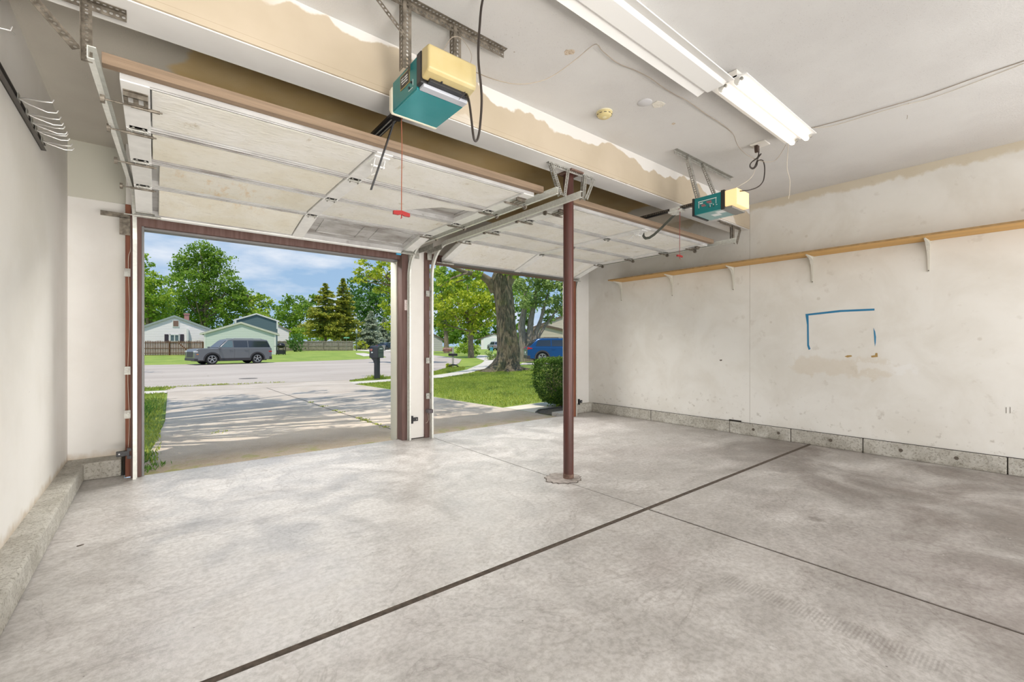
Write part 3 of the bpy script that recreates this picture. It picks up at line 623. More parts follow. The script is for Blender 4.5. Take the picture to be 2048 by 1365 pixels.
# ------------------------------------------------------------ openers
mat('teal_paint', (.005, .20, .215), .28, .2)
mat('teal_bottom', (.03, .30, .34), .18, .35, var=(.06, .36, .40), scale=3)
mat('cream_lens', (.56, .48, .26), .35, var=(.50, .39, .17), scale=4)
mat('cream_lens_lit', (.85, .66, .38), .4, emis=(1, .62, .25), estr=.7)
mat('grey_strip', (.50, .52, .58), .3)
mat('red_plastic', (.30, .012, .010), .4)
mat('red_cord', (.30, .10, .055), .7)
mat('gold_trim', (.42, .33, .14), .35, .5)
mat('print_white', (.75, .78, .78), .5); mat('print_red', (.45, .10, .12), .5)
def opener_left():
    x0, x1, y0, y1, z0, z1 = 1.035, 1.312, 2.055, 2.352, 2.452, 2.622
    t = thing('garage_door_opener', 'teal garage door opener with unlit cream lens, over the left doorway', 'garage door opener', ((x0+x1)/2, 2.2, z0))
    m = M(); m.box((x0, y0, z0+.004), (x1, y1, z1)); body = m.obj('housing', MAT['teal_paint'], t, bevel=.006)
    m = M(); m.box((x0+.003, y0+.002, z0), (x1-.003, y1-.004, z0+.006)); m.obj('bottom_cover', MAT['teal_bottom'], body)
    m = M(); m.box((x0-.004, 2.005, z0+.012), (x1+.004, y0+.002, z1+.006)); m.obj('rear_plate', MAT['black_plastic'], t, bevel=.008)
    m = M(); m.box((x0+.012, 2.005, z0-.002), (x1-.004, y0-.002, z0+.016)); m.obj('rear_strip', MAT['grey_strip'], t, bevel=.004)
    m = M(); m.box((x0+.03, 1.975, z0+.016), (x1-.03, 2.006, z0+.035)); m.box((x0+.09, 1.965, z0+.028), (x0+.10, 1.98, z0+.04)); m.obj('light_base', MAT['black_plastic'], t, bevel=.003)
    m = M(); m.prism([(1.925, 2.505), (1.925, 2.622), (2.004, 2.632), (2.004, 2.478), (1.94, 2.492)], x0-.003, x1+.003, 'x'); m.obj('light_lens', MAT['cream_lens'], t, bevel=.012, seg=3)
    m = M(); m.prism([(y1, z0+.012), (y1, z1-.02), (y1+.035, z1-.03), (y1+.04, z0+.03), (y1+.012, z0-.004), (y1-.008, z0-.002)], x0-.005, x1+.003, 'x'); m.obj('front_lens', mat('cream_pale', (.78, .74, .60), .4), t, bevel=.006)
    # badge on the left side: dark plate in a gold frame with pale lettering
    m = M(); m.box((x0-.003, 2.135, 2.525), (x0, 2.245, 2.60)); fr = m.obj('badge', MAT['gold_trim'], body)
    m = M(); m.box((x0-.004, 2.141, 2.531), (x0-.002, 2.239, 2.594)); m.obj('badge_plate', MAT['black_plastic'], body)
    m = M()
    for (ya, yb, za, zb) in ((2.155, 2.19, 2.572, 2.578), (2.20, 2.228, 2.575, 2.580), (2.155, 2.20, 2.559, 2.565), (2.205, 2.23, 2.561, 2.568), (2.155, 2.18, 2.545, 2.551), (2.185, 2.222, 2.547, 2.552)):
        m.box((x0-.0048, ya, za), (x0-.0038, yb, zb))
    m.obj('badge_lettering', MAT['print_white'], body)
    for yy, zz in ((2.115, 2.515), (2.14, 2.497)): m = M(); m.cyl((x0-.006, yy, zz), (x0, yy, zz), .006, 10); m.obj('adjusting_screw', MAT['black_plastic'], body)
    m = M()
    m.box((x0-.0012, 2.098, 2.493), (x0, 2.101, 2.525)); m.box((x0-.0012, 2.101, 2.482), (x0, 2.15, 2.485)); m.obj('side_print', MAT['print_white'], body)
    # rail
    xr = 1.150
    m = M(); m.box((xr-.019, y1+.02, 2.560), (xr+.019, 5.2, 2.585)); m.box((xr-.03, y1+.02, 2.553), (xr+.03, 5.2, 2.561)); m.obj('rail', MAT['black_metal'], t)
    m = M(); m.tube([(xr-.012, y1+.03, 2.548), (xr-.012, 5.1, 2.548)], .004, 6); m.tube([(xr+.014, y1+.03, 2.548), (xr+.014, 5.1, 2.548)], .004, 6); m.obj('drive_chain', MAT['galv_light'], t)
    m = M(); m.box((1.11, 2.42, 2.525), (1.17, 2.56, 2.553)); tr = m.obj('trolley', MAT['black_plastic'], t, bevel=.004)
    m = M(); m.bar(tuple(pix(788, 243, Y=2.44)), tuple(pix(742, 380, Y=2.53)), .006, .024, (0, 1, 0)); m.obj('arm', MAT['black_metal'], t)
    m = M(); m.tube([(1.135, 2.455, 2.53), (1.137, 2.45, 2.30), (1.132, 2.445, 2.12), (1.130, 2.442, 1.945)], .0028, 6); m.obj('release_cord', MAT['red_cord'], t)
    m = M(); m.prism([(1.078, 1.936), (1.13, 1.944), (1.182, 1.936), (1.182, 1.915), (1.148, 1.915), (1.13, 1.922), (1.11, 1.915), (1.078, 1.915)], 2.434, 2.450, 'y'); m.tube([(1.13, 2.442, 1.925), (1.131, 2.442, 1.905), (1.126, 2.442, 1.898)], .004, 6); m.obj('release_handle', MAT['red_plastic'], t, bevel=.003)
    m = M(); m.tube([(1.245, 1.98, 2.47), (1.262, 1.955, 2.475), (1.250, 1.95, 2.455), (1.225, 1.96, 2.425)], .0016, 6); m.obj('antenna_wire', MAT['cord_black'], t)
opener_left()
wire('black power cord looping below the left opener and up to the ceiling', [(1.290, 1.995, 2.50), (1.268, 1.93, 2.42), (1.245, 1.87, 2.28), (1.240, 1.85, 2.21), (1.250, 1.85, 2.180), (1.268, 1.85, 2.195), (1.283, 1.85, 2.27), (1.292, 1.85, 2.42), (1.272, 1.85, 2.60), (1.272, 1.84, 2.75), (1.283, 1.82, 2.90), (1.285, 1.70, 2.94)], .0062, 'cord_black', 'black_cable', 'cord')
def opener_right():
    x0, x1, y0, y1, z0, z1 = 4.010, 4.285, 1.945, 2.200, 2.388, 2.550
    t = thing('garage_door_opener', 'teal garage door opener with glowing amber lens, near the shelf wall', 'garage door opener', ((x0+x1)/2, 2.07, z0))
    m = M(); m.box((x0, y0, z0+.004), (x1, y1, z1)); body = m.obj('housing', MAT['teal_paint'], t, bevel=.005)
    m = M(); m.box((x0+.003, y0+.002, z0), (x1-.003, y1-.02, z0+.006)); m.obj('bottom_cover', mat('pale_teal', (.22, .40, .41), .3), body)
    m = M(); m.box((x0+.03, y0-.005, z0-.0015), (x0+.11, y0+.07, z0)); m.box((x0+.09, y0+.07, z0-.0015), (x0+.17, y0+.14, z0)); m.obj('sticker', MAT['print_white'], body)
    m = M(); m.box((x0-.004, y0-.035, z0-.002), (x1+.004, y0+.001, z1+.012)); m.obj('rear_plate', MAT['black_plastic'], t, bevel=.005)
    m = M(); m.box((x0+.004, y0-.10, z0-.004), (x1-.01, y0-.004, z0+.016)); m.obj('rear_strip', mat('grey_case', (.24, .235, .22), .5), t, bevel=.004)
    m = M(); m.box((x0-.003, y1, z0-.002), (x1+.003, y1+.022, z1+.004)); m.obj('front_plate', MAT['black_plastic'], t, bevel=.004)
    m = M(); m.prism([(x0-.002, 2.405), (x0-.002, 2.548), (x0+.24, 2.548), (x0+.24, 2.405)], 1.800, y0-.036, 'y'); m.obj('light_lens', MAT['cream_lens_lit'], t, bevel=.006)
    # printed frame, lettering and two knobs on the side that faces the room
    m = M()
    for (ya, yb, za, zb) in ((1.985, 2.160, 2.505, 2.511), (2.152, 2.157, 2.448, 2.505), (1.988, 1.992, 2.455, 2.505), (2.115, 2.145, 2.485, 2.494), (2.042, 2.047, 2.435, 2.455), (2.012, 2.017, 2.438, 2.458), (1.978, 1.990, 2.440, 2.445), (2.025, 2.055, 2.462, 2.466)):
        m.box((x0-.0012, ya, za), (x0, yb, zb))
    m.obj('side_print', MAT['print_white'], body)
    m = M()
    for (ya, yb, za, zb) in ((2.035, 2.080, 2.484, 2.494), (2.03, 2.07, 2.474, 2.480), (2.095, 2.13, 2.466, 2.474), (2.085, 2.125, 2.455, 2.461)): m.box((x0-.0012, ya, za), (x0, yb, zb))
    m.obj('side_print', MAT['print_red'], body)
    for y in (2.052, 2.012): m = M(); m.cyl((x0-.005, y, 2.437), (x0, y, 2.437), .0055, 10); m.obj('adjusting_screw', MAT['black_plastic'], body)
    xr = 4.06
    m = M(); m.box((xr-.014, y1+.02, 2.505), (xr+.014, 5.0, 2.530)); m.box((xr-.022, y1+.02, 2.500), (xr+.022, 5.0, 2.506)); m.obj('rail', MAT['black_metal'], t)
    m = M()
    k = y1+.04
    while k < 2.95: m.box((xr-.017, k, 2.508), (xr-.013, k+.014, 2.526)); k += .022
    m.obj('drive_chain', MAT['galv_dark'], t)
    m = M(); m.box((xr-.034, 2.34, 2.478), (xr+.034, 2.49, 2.500)); m.box((xr-.04, 2.36, 2.500), (xr-.024, 2.47, 2.522)); m.box((xr-.03, 2.40, 2.455), (xr+.02, 2.45, 2.48)); m.cyl((xr-.04, 2.365, 2.485), (xr+.04, 2.365, 2.485), .012, 10); m.obj('trolley', MAT['galvanized'], t, bevel=.003)
    m = M(); pts = [(4.06, 2.43, 2.465), (4.06, 2.56, 2.375), (4.06, 2.66, 2.312), (4.06, 2.725, 2.285), (4.06, 2.775, 2.288), (4.06, 2.80, 2.312), (4.06, 2.805, 2.355)]
    for i in range(len(pts)-1): m.bar(pts[i], (pts[i+1][0], pts[i+1][1]+.004*(1 if i < 4 else 0), pts[i+1][2]), .006, .026, (0, 1, 1))
    m.obj('arm', mat('arm_grey', (.13, .14, .12), .45, .4), t)
    m = M(); m.tube([(4.03, 2.36, 2.47), (4.02, 2.357, 2.30), (4.015, 2.355, 2.12), (4.013, 2.355, 2.035)], .0026, 6); m.obj('release_cord', mat('maroon_cord', (.25, .03, .03), .6), t)
    m = M(); m.lathe([(.015, -.003), (.018, 0), (.015, .003)], (4.035, 2.365, 2.492), 14, 'y'); m.obj('release_ring', mat('maroon_cord', (.25, .03, .03), .6), t)
    m = M(); m.prism([(3.965, 2.035), (4.012, 2.040), (4.060, 2.035), (4.060, 2.018), (4.03, 2.018), (4.012, 2.022), (3.995, 2.018), (3.965, 2.018)], 2.347, 2.361, 'y'); m.tube([(4.012, 2.354, 2.02), (4.02, 2.354, 2.006), (4.03, 2.354, 1.998)], .003, 6); m.obj('release_handle', MAT['red_plastic'], t, bevel=.003)
opener_right()

# ------------------------------------------------------------ ceiling fittings
mat('tube_glow', (1, 1, 1), .3, emis=(1, .88, .74), estr=1.7)
mat('fixture_white', (.86, .86, .85), .35); mat('fixture_white2', (.83, .80, .74), .4)
def shop_light(label, xa, xb, yc, lit):
    t = thing('fluorescent_fixture', label, 'ceiling light', ((xa+xb)/2, yc, CE))
    w = .125 if not lit else .118
    m = M(); m.box((xa, yc-.055, 2.895), (xb, yc+.055, CE-.002)); m.obj('ballast_channel', MAT['fixture_white2'], t)
    m = M()
    if not lit:
        prof = [(yc-w, 2.872), (yc-w, 2.880), (yc-.05, 2.902), (yc+.05, 2.902), (yc+w, 2.880), (yc+w, 2.872), (yc+.075, 2.885), (yc+.055, 2.870), (yc-.055, 2.870), (yc-.075, 2.885)]
    else:
        prof = [(yc-w, 2.885), (yc-w, 2.892), (yc-.05, 2.905), (yc+.05, 2.905), (yc+w, 2.892), (yc+w, 2.885), (yc+.03, 2.893), (yc, 2.880), (yc-.03, 2.893)]
    m.prism(prof, xa, xb, 'x'); m.obj('reflector', MAT['fixture_white'], t)
    if lit:
        for dy in (-.052, .052):
            m = M(); m.cyl((xa+.022, yc+dy, 2.862), (xb-.022, yc+dy, 2.862), .019, 20); m.obj('tube', MAT['tube_glow'], t, smooth=True)
            for x in (xa+.006, xb-.020):
                m = M(); m.prism([(yc+dy-.017, 2.892), (yc+dy+.017, 2.892), (yc+dy+.017, 2.862), (yc+dy+.008, 2.845), (yc+dy-.008, 2.845), (yc+dy-.017, 2.862)], x, x+.014, 'x'); m.obj('socket', mat('socket_white', (.75, .74, .70), .4), t)
                m = M(); m.cyl((x-.004, yc+dy-.03, 2.872), (x+.010, yc+dy-.03, 2.872), .010, 12); m.obj('starter', MAT['galv_light'], t)
    return t
shop_light('long unlit white strip fixture on the ceiling, nearer the camera', .55, 2.925, 1.455, False)
shop_light('lit two-tube fluorescent fixture on the ceiling, warm white', 2.935, 4.215, 1.375, True)
def smoke():
    c = (2.690, 2.205, CE); t = thing('smoke_detector', 'round yellowed smoke detector on the ceiling', 'smoke detector', c)
    yl = mat('yellowed_plastic', (.66, .56, .28), .4)
    m = M(); m.lathe([(.062, 0), (.062, -.008)], c, 36); m.obj('mounting_ring', mat('pale_yellow', (.74, .69, .50), .45), t, smooth=True)
    m = M(); m.lathe([(.058, -.006), (.059, -.016), (.055, -.026), (.046, -.036), (.040, -.040)], c, 36); b = m.obj('cover', yl, t, smooth=True)
    m = M()
    for k in range(10):
        a = 2*math.pi*k/10; m.bar((c[0]+.055*math.cos(a), c[1]+.055*math.sin(a), CE-.024), (c[0]+.055*math.cos(a+.35), c[1]+.055*math.sin(a+.35), CE-.024), .008, .004)
    m.obj('vent_slots', MAT['hole_dark'], b)
    m = M(); m.lathe([(.017, -.038), (.017, -.042), (.004, -.044)], c, 20); m.obj('test_button', mat('pale_yellow2', (.72, .66, .42), .4), b, smooth=True)
smoke()
m = M(); m.lathe([(.052, 0), (.052, -.003), (.049, -.005), (.002, -.0052)], (2.815, 1.930, CE), 32); o = m.obj('cover_plate', mat('plate_grey', (.60, .60, .62), .5), smooth=True); tag(o, 'flat round blank plate on the ceiling near the smoke detector', 'cover plate')
m = M(); m.prism([(2.870, 1.905), (2.93, 1.93), (2.965, 1.885), (2.945, 1.84), (2.90, 1.845), (2.865, 1.86)], CE-.003, CE-.0005, 'z'); struct(m.obj('trim_40', mat('plaster_patch', (.72, .69, .62), .9, bump=1, bscale=40)))
for nm, (x, y), r in (('trim_41', (1.975, 1.885), .028), ('trim_42', (3.265, 1.97), .016)):
    m = M(); rr = random.Random(int(x*100)); m.prism([(x+r*(1+.4*rr.uniform(-1, 1))*math.cos(a), y+r*(1+.4*rr.uniform(-1, 1))*math.sin(a)) for a in [k*math.pi/5 for k in range(10)]], CE-.002, CE-.0004, 'z'); struct(m.obj(nm, mat('chipped_plaster', (.40, .30, .20), .9, var=(.70, .62, .52), scale=90)))
# ceiling outlet with plug
t = thing('ceiling_outlet', 'white outlet plate on the ceiling near the lit tubes', 'outlet', (4.19, 1.68, CE))
m = M(); m.box((4.13, 1.62, CE-.012), (4.25, 1.745, CE)); m.obj('plate', mat('outlet_white', (.80, .78, .74), .45), t, bevel=.003)
p = thing('power_plug', 'dark angled plug in the ceiling outlet with a bundled cord', 'plug', (4.19, 1.70, CE-.012))
m = M(); m.prism([(4.158, CE-.013), (4.205, CE-.013), (4.200, CE-.045), (4.185, CE-.075), (4.170, CE-.075), (4.160, CE-.045)], 1.69, 1.72, 'y'); m.obj('plug_body', mat('plug_brown', (.05, .028, .02), .5), p, bevel=.005)
def catmull(P, r, nm, mt, parent):
    P = [Vector(q) for q in P]; out = []
    for i in range(len(P)-1):
        a, b, c, d = P[max(i-1, 0)], P[i], P[i+1], P[min(i+2, len(P)-1)]
        for k in range(6):
            u = k/6; out.append(.5*((2*b)+(c-a)*u+(2*a-5*b+4*c-d)*u*u+(3*b-a-3*c+d)*u**3))
    out.append(P[-1]); m = M(); m.tube(out, r, 8); return m.obj(nm, MAT[mt], parent, smooth=True)
Q = lambda u, v, y=1.70: tuple(pix(u, v, Y=y))
catmull([Q(1518, 298), Q(1517, 310), Q(1514, 316), Q(1506, 322), Q(1500, 330), Q(1503, 336), Q(1509, 334), Q(1514, 322), Q(1518, 312), Q(1522, 308, 1.68), Q(1516, 316, 1.68), Q(1510, 320, 1.68), Q(1502, 326, 1.68), Q(1500, 334, 1.68), Q(1506, 338, 1.68), Q(1513, 332, 1.68), Q(1516, 322, 1.68),
         Q(1525, 321, 1.70), Q(1529, 332), Q(1529, 348), Q(1526, 363), Q(1516, 374), Q(1500, 380, 1.73), Q(1486, 382, 1.77), (4.10, 1.86, 2.548)], .0048, 'cord', 'cord_black', p)
# thin bell wires tacked along the ceiling
C = CE-.008
wire('thin grey wire drooping along the ceiling from the left opener past the smoke detector', [(1.31, 1.95, 2.60), pix(985, 158, Y=1.85), pix(1030, 168, Y=1.8), pix(1070, 165, Y=1.77), pix(1105, 152, Y=1.76), pix(1150, 120, Y=1.74), (2.031, 1.736, C),
      pix(1205, 102, Z=2.93), pix(1235, 126, Z=2.93), (2.433, 1.735, C), pix(1300, 156, Z=2.925), pix(1325, 174, Z=2.93), (2.882, 1.726, C), pix(1375, 202, Z=2.93), (3.32, 1.722, C), pix(1440, 246, Z=2.935), (3.787, 1.738, C), pix(1475, 290, Y=1.72), pix(1490, 307, Y=1.70), pix(1510, 318, Y=1.70), pix(1530, 324, Y=1.66), pix(1550, 321, Y=1.62), pix(1563, 305, Y=1.58), pix(1578, 278, Y=1.52)], .0024, 'wire_copper')
wire('white wire hanging straight down from the ceiling beside the lit tubes', [pix(1577, 280, Z=CE-.004), pix(1576, 300, Y=1.50), pix(1574, 335, Y=1.50), pix(1578, 352, Y=1.50), pix(1580, 365, Y=1.50), pix(1579, 385, Y=1.5), pix(1577, 398, Y=1.50)], .0024, 'wire_white')
wire('short white wire rising from the glowing opener lens', [(4.02, 1.83, 2.545), pix(1482, 370, Y=1.78), pix(1495, 362, Y=1.75), pix(1505, 352, Y=1.72), pix(1510, 340, Y=1.70)], .002, 'wire_white')
wire('thin wire loop standing above the left opener', [pix(884, 112, Y=1.95), pix(890, 95, Y=1.98), pix(903, 76, Y=2.0), pix(918, 74, Y=2.0), pix(932, 88, Y=2.0), pix(943, 110, Y=1.99), pix(940, 128, Y=1.97), pix(935, 135, Y=1.95)], .0016, 'wire_copper')
wire('paired grey cable tacked across the ceiling to the right of the lit tubes', [(4.20, 1.30, C), pix(1700, 236, Z=CE-.006), pix(1750, 221, Z=CE-.010), pix(1830, 198, Z=CE-.008), pix(1880, 181, Z=CE-.006), pix(1960, 152, Z=CE-.006), pix(2048, 122, Z=CE-.004), pix(2200, 70, Z=CE-.004)], .003, 'wire_copper')
wire('thin pale cable sagging just beside the paired ceiling cable', [(4.20, 1.28, C), pix(1660, 253, Z=CE-.006), pix(1730, 233, Z=CE-.010), pix(1800, 212, Z=CE-.012), pix(1850, 200, Z=CE-.010), pix(1920, 176, Z=CE-.006), pix(2048, 127, Z=CE-.004)], .002, 'wire_white')
wire('short loose wire end hanging from the ceiling cable at the right', [pix(1817, 207, Z=CE-.005), pix(1816, 220, Y=.75), pix(1814, 238, Y=.75)], .002, 'wire_copper')

# ------------------------------------------------------------ shelf on the right wall
mat('shelf_board', (.62, .36, .10), .55, var=(.54, .30, .08), scale=2.5, stretch=(8, .5, 8))
mat('shelf_edge', (.30, .18, .07), .7, var=(.42, .27, .12), scale=20)
t = thing('wall_shelf', 'long narrow tan shelf board high along the right wall', 'shelf', (5.75, 2.0, 2.173))
m = M(); m.box((5.600, -.75, 2.174), (5.913, 4.52, 2.192)); m.obj('board', MAT['shelf_board'], t)
m = M(); m.box((5.5965, -.75, 2.1745), (5.600, 4.52, 2.1915)); m.obj('front_edge', MAT['shelf_edge'], t)
bm_mat = mat('bracket_paint', (.66, .645, .58), .4, .1)
names = ['leftmost cream shelf bracket, near the far corner', 'second cream shelf bracket from the far corner', 'middle one of the five cream shelf brackets, beside the wall seam',
         'cream shelf bracket just above the blue tape corner', 'rightmost and largest-looking cream shelf bracket']
first = None
for lab, y in zip(names, (4.485, 3.578, 2.698, 1.80, .815)):
    if first is None:
        r = thing('shelf_bracket', lab, 'shelf bracket', (5.912, y, 2.0), 'cream brackets under the long shelf')
        m = M(); m.prism([(5.912, 2.172), (5.912, 1.872), (5.905, 1.872), (5.893, 2.02), (5.868, 2.115), (5.82, 2.150), (5.69, 2.166), (5.69, 2.172)], y-.003, y+.003, 'y'); web = m.obj('web', bm_mat, r)
        m = M(); m.prism([(y-.011, 2.172), (y+.011, 2.172), (y+.007, 1.872), (y-.007, 1.872)], 5.908, 5.9135, 'x'); m.obj('wall_leg', bm_mat, r, bevel=.001)
        m = M(); m.prism([(5.69, y-.006), (5.69, y+.006), (5.912, y+.012), (5.912, y-.012)], 2.1685, 2.1735, 'z'); m.obj('shelf_leg', bm_mat, r, bevel=.001)
        # rounded outer flange that follows the curve
        m = M(); cp = [(5.900, 1.874), (5.893, 2.00), (5.880, 2.08), (5.855, 2.128), (5.81, 2.150), (5.75, 2.160), (5.692, 2.167)]; ws = [.006, .009, .013, .016, .013, .010, .006]
        vs = []; 
        for (a, b), w_ in zip(cp, ws): vs += [(a, y-w_, b), (a, y+w_, b)]
        m.add(vs, [(2*i, 2*i+1, 2*i+3, 2*i+2) for i in range(len(cp)-1)]); m.obj('flange', bm_mat, r, solid=.002)
        for z in (1.882, 2.06): m = M(); m.cyl((5.893, y, z), (5.900, y, z), .005, 10); m.obj('screw', MAT['hole_dark'], r)
        first = r
    else:
        r = first.copy(); COL.objects.link(r); r.location = (5.912, y, 2.0); r['label'] = lab
        for c in list(first.children):
            d = c.copy(); COL.objects.link(d); d.parent = r; d.matrix_parent_inverse = c.matrix_parent_inverse.copy()

# ------------------------------------------------------------ blue tape on the right wall
mat('blue_tape', (.025, .20, .38), .6); mat('brown_paper', (.40, .26, .09), .8)
def wallpoly(pts, nm, mt, lab, cat, t=.0012):
    P3 = [pix(u, v, X=5.9145) for u, v in pts]; m = M(); m.prism([(p.y, p.z) for p in P3], 5.9145-t, 5.9148, 'x'); o = m.obj(nm, MAT[mt]); return tag(o, lab, cat) if lab else struct(o)
wallpoly([(1611, 628.5), (1680, 620.5), (1749, 617.5), (1749, 621.5), (1682, 624.5), (1617, 631.5), (1617.5, 650), (1618, 690), (1621, 698.5), (1617.5, 700.5), (1614.5, 692), (1614, 650), (1611.5, 633)], 'tape_strip', 'blue_tape', 'blue painter tape forming a large corner shape on the right wall', 'tape')
wallpoly([(1747, 656), (1750.5, 664), (1752, 674), (1751.5, 686), (1750, 693.5), (1749, 684)], 'tape_scrap', 'blue_tape', 'small torn vertical scrap of blue tape on the right wall', 'tape')
wallpoly([(1689, 713.5), (1695, 711), (1703, 711), (1704, 713.5), (1695, 715.5)], 'paper_scrap', 'brown_paper', 'small oval brown patch on the wall below the blue tape', 'paper scrap')
wallpoly([(1742, 712), (1750, 711), (1751, 706.5), (1755, 706.5), (1755.5, 714.5), (1743, 715.5)], 'paper_scrap', 'brown_paper', 'L-shaped brown patch on the wall below the tape scrap', 'paper scrap')
wallpoly([(2012, 815), (2013, 815), (2013, 827), (2012, 827)], 'trim_43', 'hole_dark', None, None); wallpoly([(2020, 815), (2021, 815), (2021, 827), (2020, 827)], 'trim_44', 'hole_dark', None, None)
wallpoly([(1439, 720), (1444, 719.5), (1444, 722), (1440, 722.5)], 'trim_45', 'hole_dark', None, None)

# ------------------------------------------------------------ tool rack on the left wall
mat('rack_steel', (.12, .11, .10), .45, .6)
t = thing('tool_rack', 'metal tool rack with long wire hooks, high on the left wall', 'tool rack', (-.59, 3.8, 2.47))
m = M(); m.box((-.5945, 2.9, 2.452), (-.590, 4.27, 2.492)); m.box((-.592, 2.9, 2.452), (-.570, 4.27, 2.457)); m.box((-.592, 2.9, 2.487), (-.572, 4.27, 2.492)); m.obj('rail', MAT['rack_steel'], t)
hk = mat('hook_wire', (.60, .59, .57), .4, .6)
for i, (a, b) in enumerate(((3.50, 3.42), (3.50, 3.56), (3.70, 3.65), (3.70, 3.74), (3.83, 3.79), (3.83, 3.88), (3.95, 3.91), (3.95, 3.99), (4.13, 4.09), (4.13, 4.17))):
    m = M(); m.tube([(-.572, a, 2.472), (-.54, (a+b)/2, 2.465), (-.47, b, 2.455), (-.435, b, 2.462), (-.428, b, 2.478)], .0038, 8); m.obj('hook', hk, t, smooth=True)
for y in (3.38, 3.62, 3.77, 3.90, 4.03, 4.21): m = M(); m.box((-.590, y-.02, 2.459), (-.587, y+.02, 2.484)); m.obj('slotted_plate', MAT['black_plastic'], t)
for a in (3.50, 3.70, 3.83, 3.95, 4.13):
    m = M(); m.prism([(a-.03, 2.457), (a+.03, 2.457), (a+.02, 2.497), (a-.02, 2.497)], -.572, -.568, 'x'); m.obj('hook_plate', MAT['galv_light'], t)
m = M(); m.tube([(-.594, 3.02, 2.60), (-.55, 3.03, 2.595), (-.52, 3.035, 2.60), (-.515, 3.035, 2.62)], .004, 8); m.tube([(-.52, 3.035, 2.60), (-.51, 3.06, 2.60)], .003, 6); o = m.obj('wall_hook', hk, smooth=True); tag(o, 'small single wire hook on the left wall above the tool rack', 'hook')
# twig on the floor
p = pix(160, 1091, Z=.004); m = M(); m.prism([(p.x-.014, p.y-.004), (p.x+.002, p.y-.002), (p.x+.016, p.y+.004), (p.x+.004, p.y+.003), (p.x-.012, p.y+.001)], .0005, .004, 'z'); o = m.obj('wood_chip', mat('chip', (.06, .04, .025), .9)); tag(o, 'tiny dark wood chip lying on the floor near the left footing', 'wood chip')

# ------------------------------------------------------------ outside ground
def ground_materials():
    s = NT('driveway_concrete', .85); n1 = s.noise(.8, 5, .6); n2 = s.noise(60, 4, .7); n3 = s.noise(6, 6, .65, dist=.5)
    c = s.mix(s.ramp(n1, .35, .7), (.50, .435, .375), (.60, .535, .475)); c = s.mul(s.ramp(n2, .5, .65, 0, .4), c, (.6, .55, .5)); c = s.mul(s.ramp(n3, .60, .72, 0, .35), c, (.62, .55, .45))
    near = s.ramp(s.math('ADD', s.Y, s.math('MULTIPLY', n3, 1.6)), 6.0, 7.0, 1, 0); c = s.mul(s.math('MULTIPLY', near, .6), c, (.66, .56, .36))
    nr = s.math('MULTIPLY', s.ramp(s.noise(3, 5, .7), .5, .6), s.ramp(s.Y, 5.3, 5.8, 1, 0)); c = s.mix(s.math('MULTIPLY', nr, .7), c, (.30, .31, .08))
    s.col(c); s.bump(n2, .5, .01)
    s = NT('street_asphalt', .9); n1 = s.noise(.35, 5, .6, stretch=(.3, 1, 1)); n2 = s.noise(24, 5, .75); cr = s.voro(.45, 'DISTANCE_TO_EDGE')
    c = s.mix(s.ramp(n1, .35, .7), (.44, .385, .345), (.53, .475, .43)); c = s.mul(s.ramp(n2, .5, .65, 0, .3), c, (.65, .6, .55))
    c = s.mul(s.math('MULTIPLY', s.ramp(cr, .004, .012, 1, 0), s.ramp(s.noise(.5, 3), .5, .6, 0, .5)), c, (.5, .5, .35)); s.col(c); s.bump(n2, .4, .02)
    s = NT('sidewalk_concrete', .85); n1 = s.noise(1, 5, .6); s.col(s.mix(s.ramp(n1, .35, .7), (.58, .54, .48), (.68, .64, .58)))
    s = NT('lawn_grass', .8); n1 = s.noise(.5, 5, .65); n2 = s.noise(14, 6, .8); n3 = s.noise(2.5, 4, .6)
    c = s.mix(s.ramp(n1, .35, .65), (.21, .32, .04), (.36, .44, .08)); c = s.mul(s.ramp(n2, .4, .65, 0, .5), c, (.45, .6, .35)); c = s.mix(s.ramp(n3, .62, .75, 0, .4), c, (.42, .46, .12)); s.col(c); s.bump(n2, .8, .05)
    s = NT('bed_soil', .95); n2 = s.noise(40, 6, .8); s.col(s.mix(s.ramp(n2, .4, .65), (.09, .075, .055), (.30, .26, .21))); s.bump(n2, 1, .03)
ground_materials()
def drape(name, poly, mt, dz, step=1.5, tmax=170, thick=0):
    bm = bmesh.new(); f = bm.faces.new([bm.verts.new((x, y, 0)) for x, y in poly])
    def cut(no, vals):
        for d in vals:
            g = bm.verts[:]+bm.edges[:]+bm.faces[:]
            bmesh.ops.bisect_plane(bm, geom=g, dist=1e-5, plane_co=(no[0]*d, no[1]*d, 0), plane_no=(no[0], no[1], 0))
    ts = list(np.arange(4, 60, step))+[65, 75, 85, 100, 120, 140, 160]; ls = list(np.arange(-5, 3, .8))
    pt = [FW[0]*x+FW[1]*y for x, y in poly]; pl = [RT[0]*x+RT[1]*y for x, y in poly]
    cut(FW, [t for t in ts if min(pt) < t < max(pt)]); cut(RT, [l for l in ls if min(pl) < l < max(pl)])
    for v in bm.verts: v.co.z = HT(v.co.x, v.co.y)+dz
    bmesh.ops.triangulate(bm, faces=bm.faces)
    bmesh.ops.recalc_face_normals(bm, faces=bm.faces)
    for f in bm.faces:
        if f.normal.z < 0: f.normal_flip()
    me = bpy.data.meshes.new(name); bm.to_mesh(me); bm.free()
    o = link(name, me, MAT[mt], None, smooth=True); return struct(o)
drape('lawn', [(-160, 5.3), (8, 5.3), (6.6, 4.5), (80, 4.5), (220, 60), (200, 260), (-60, 300), (-160, 200)], 'lawn_grass', -.012)
drape('driveway', [(-.12, 5.13), (5.34, 5.13), (5.34, 6.9), (5.28, 9.3), (5.30, 12.6), (5.22, 15.05), (5.65, 16.7), (5.9, 17.4), (.2, 17.4), (.25, 15.0), (.12, 9)], 'driveway_concrete', .006)
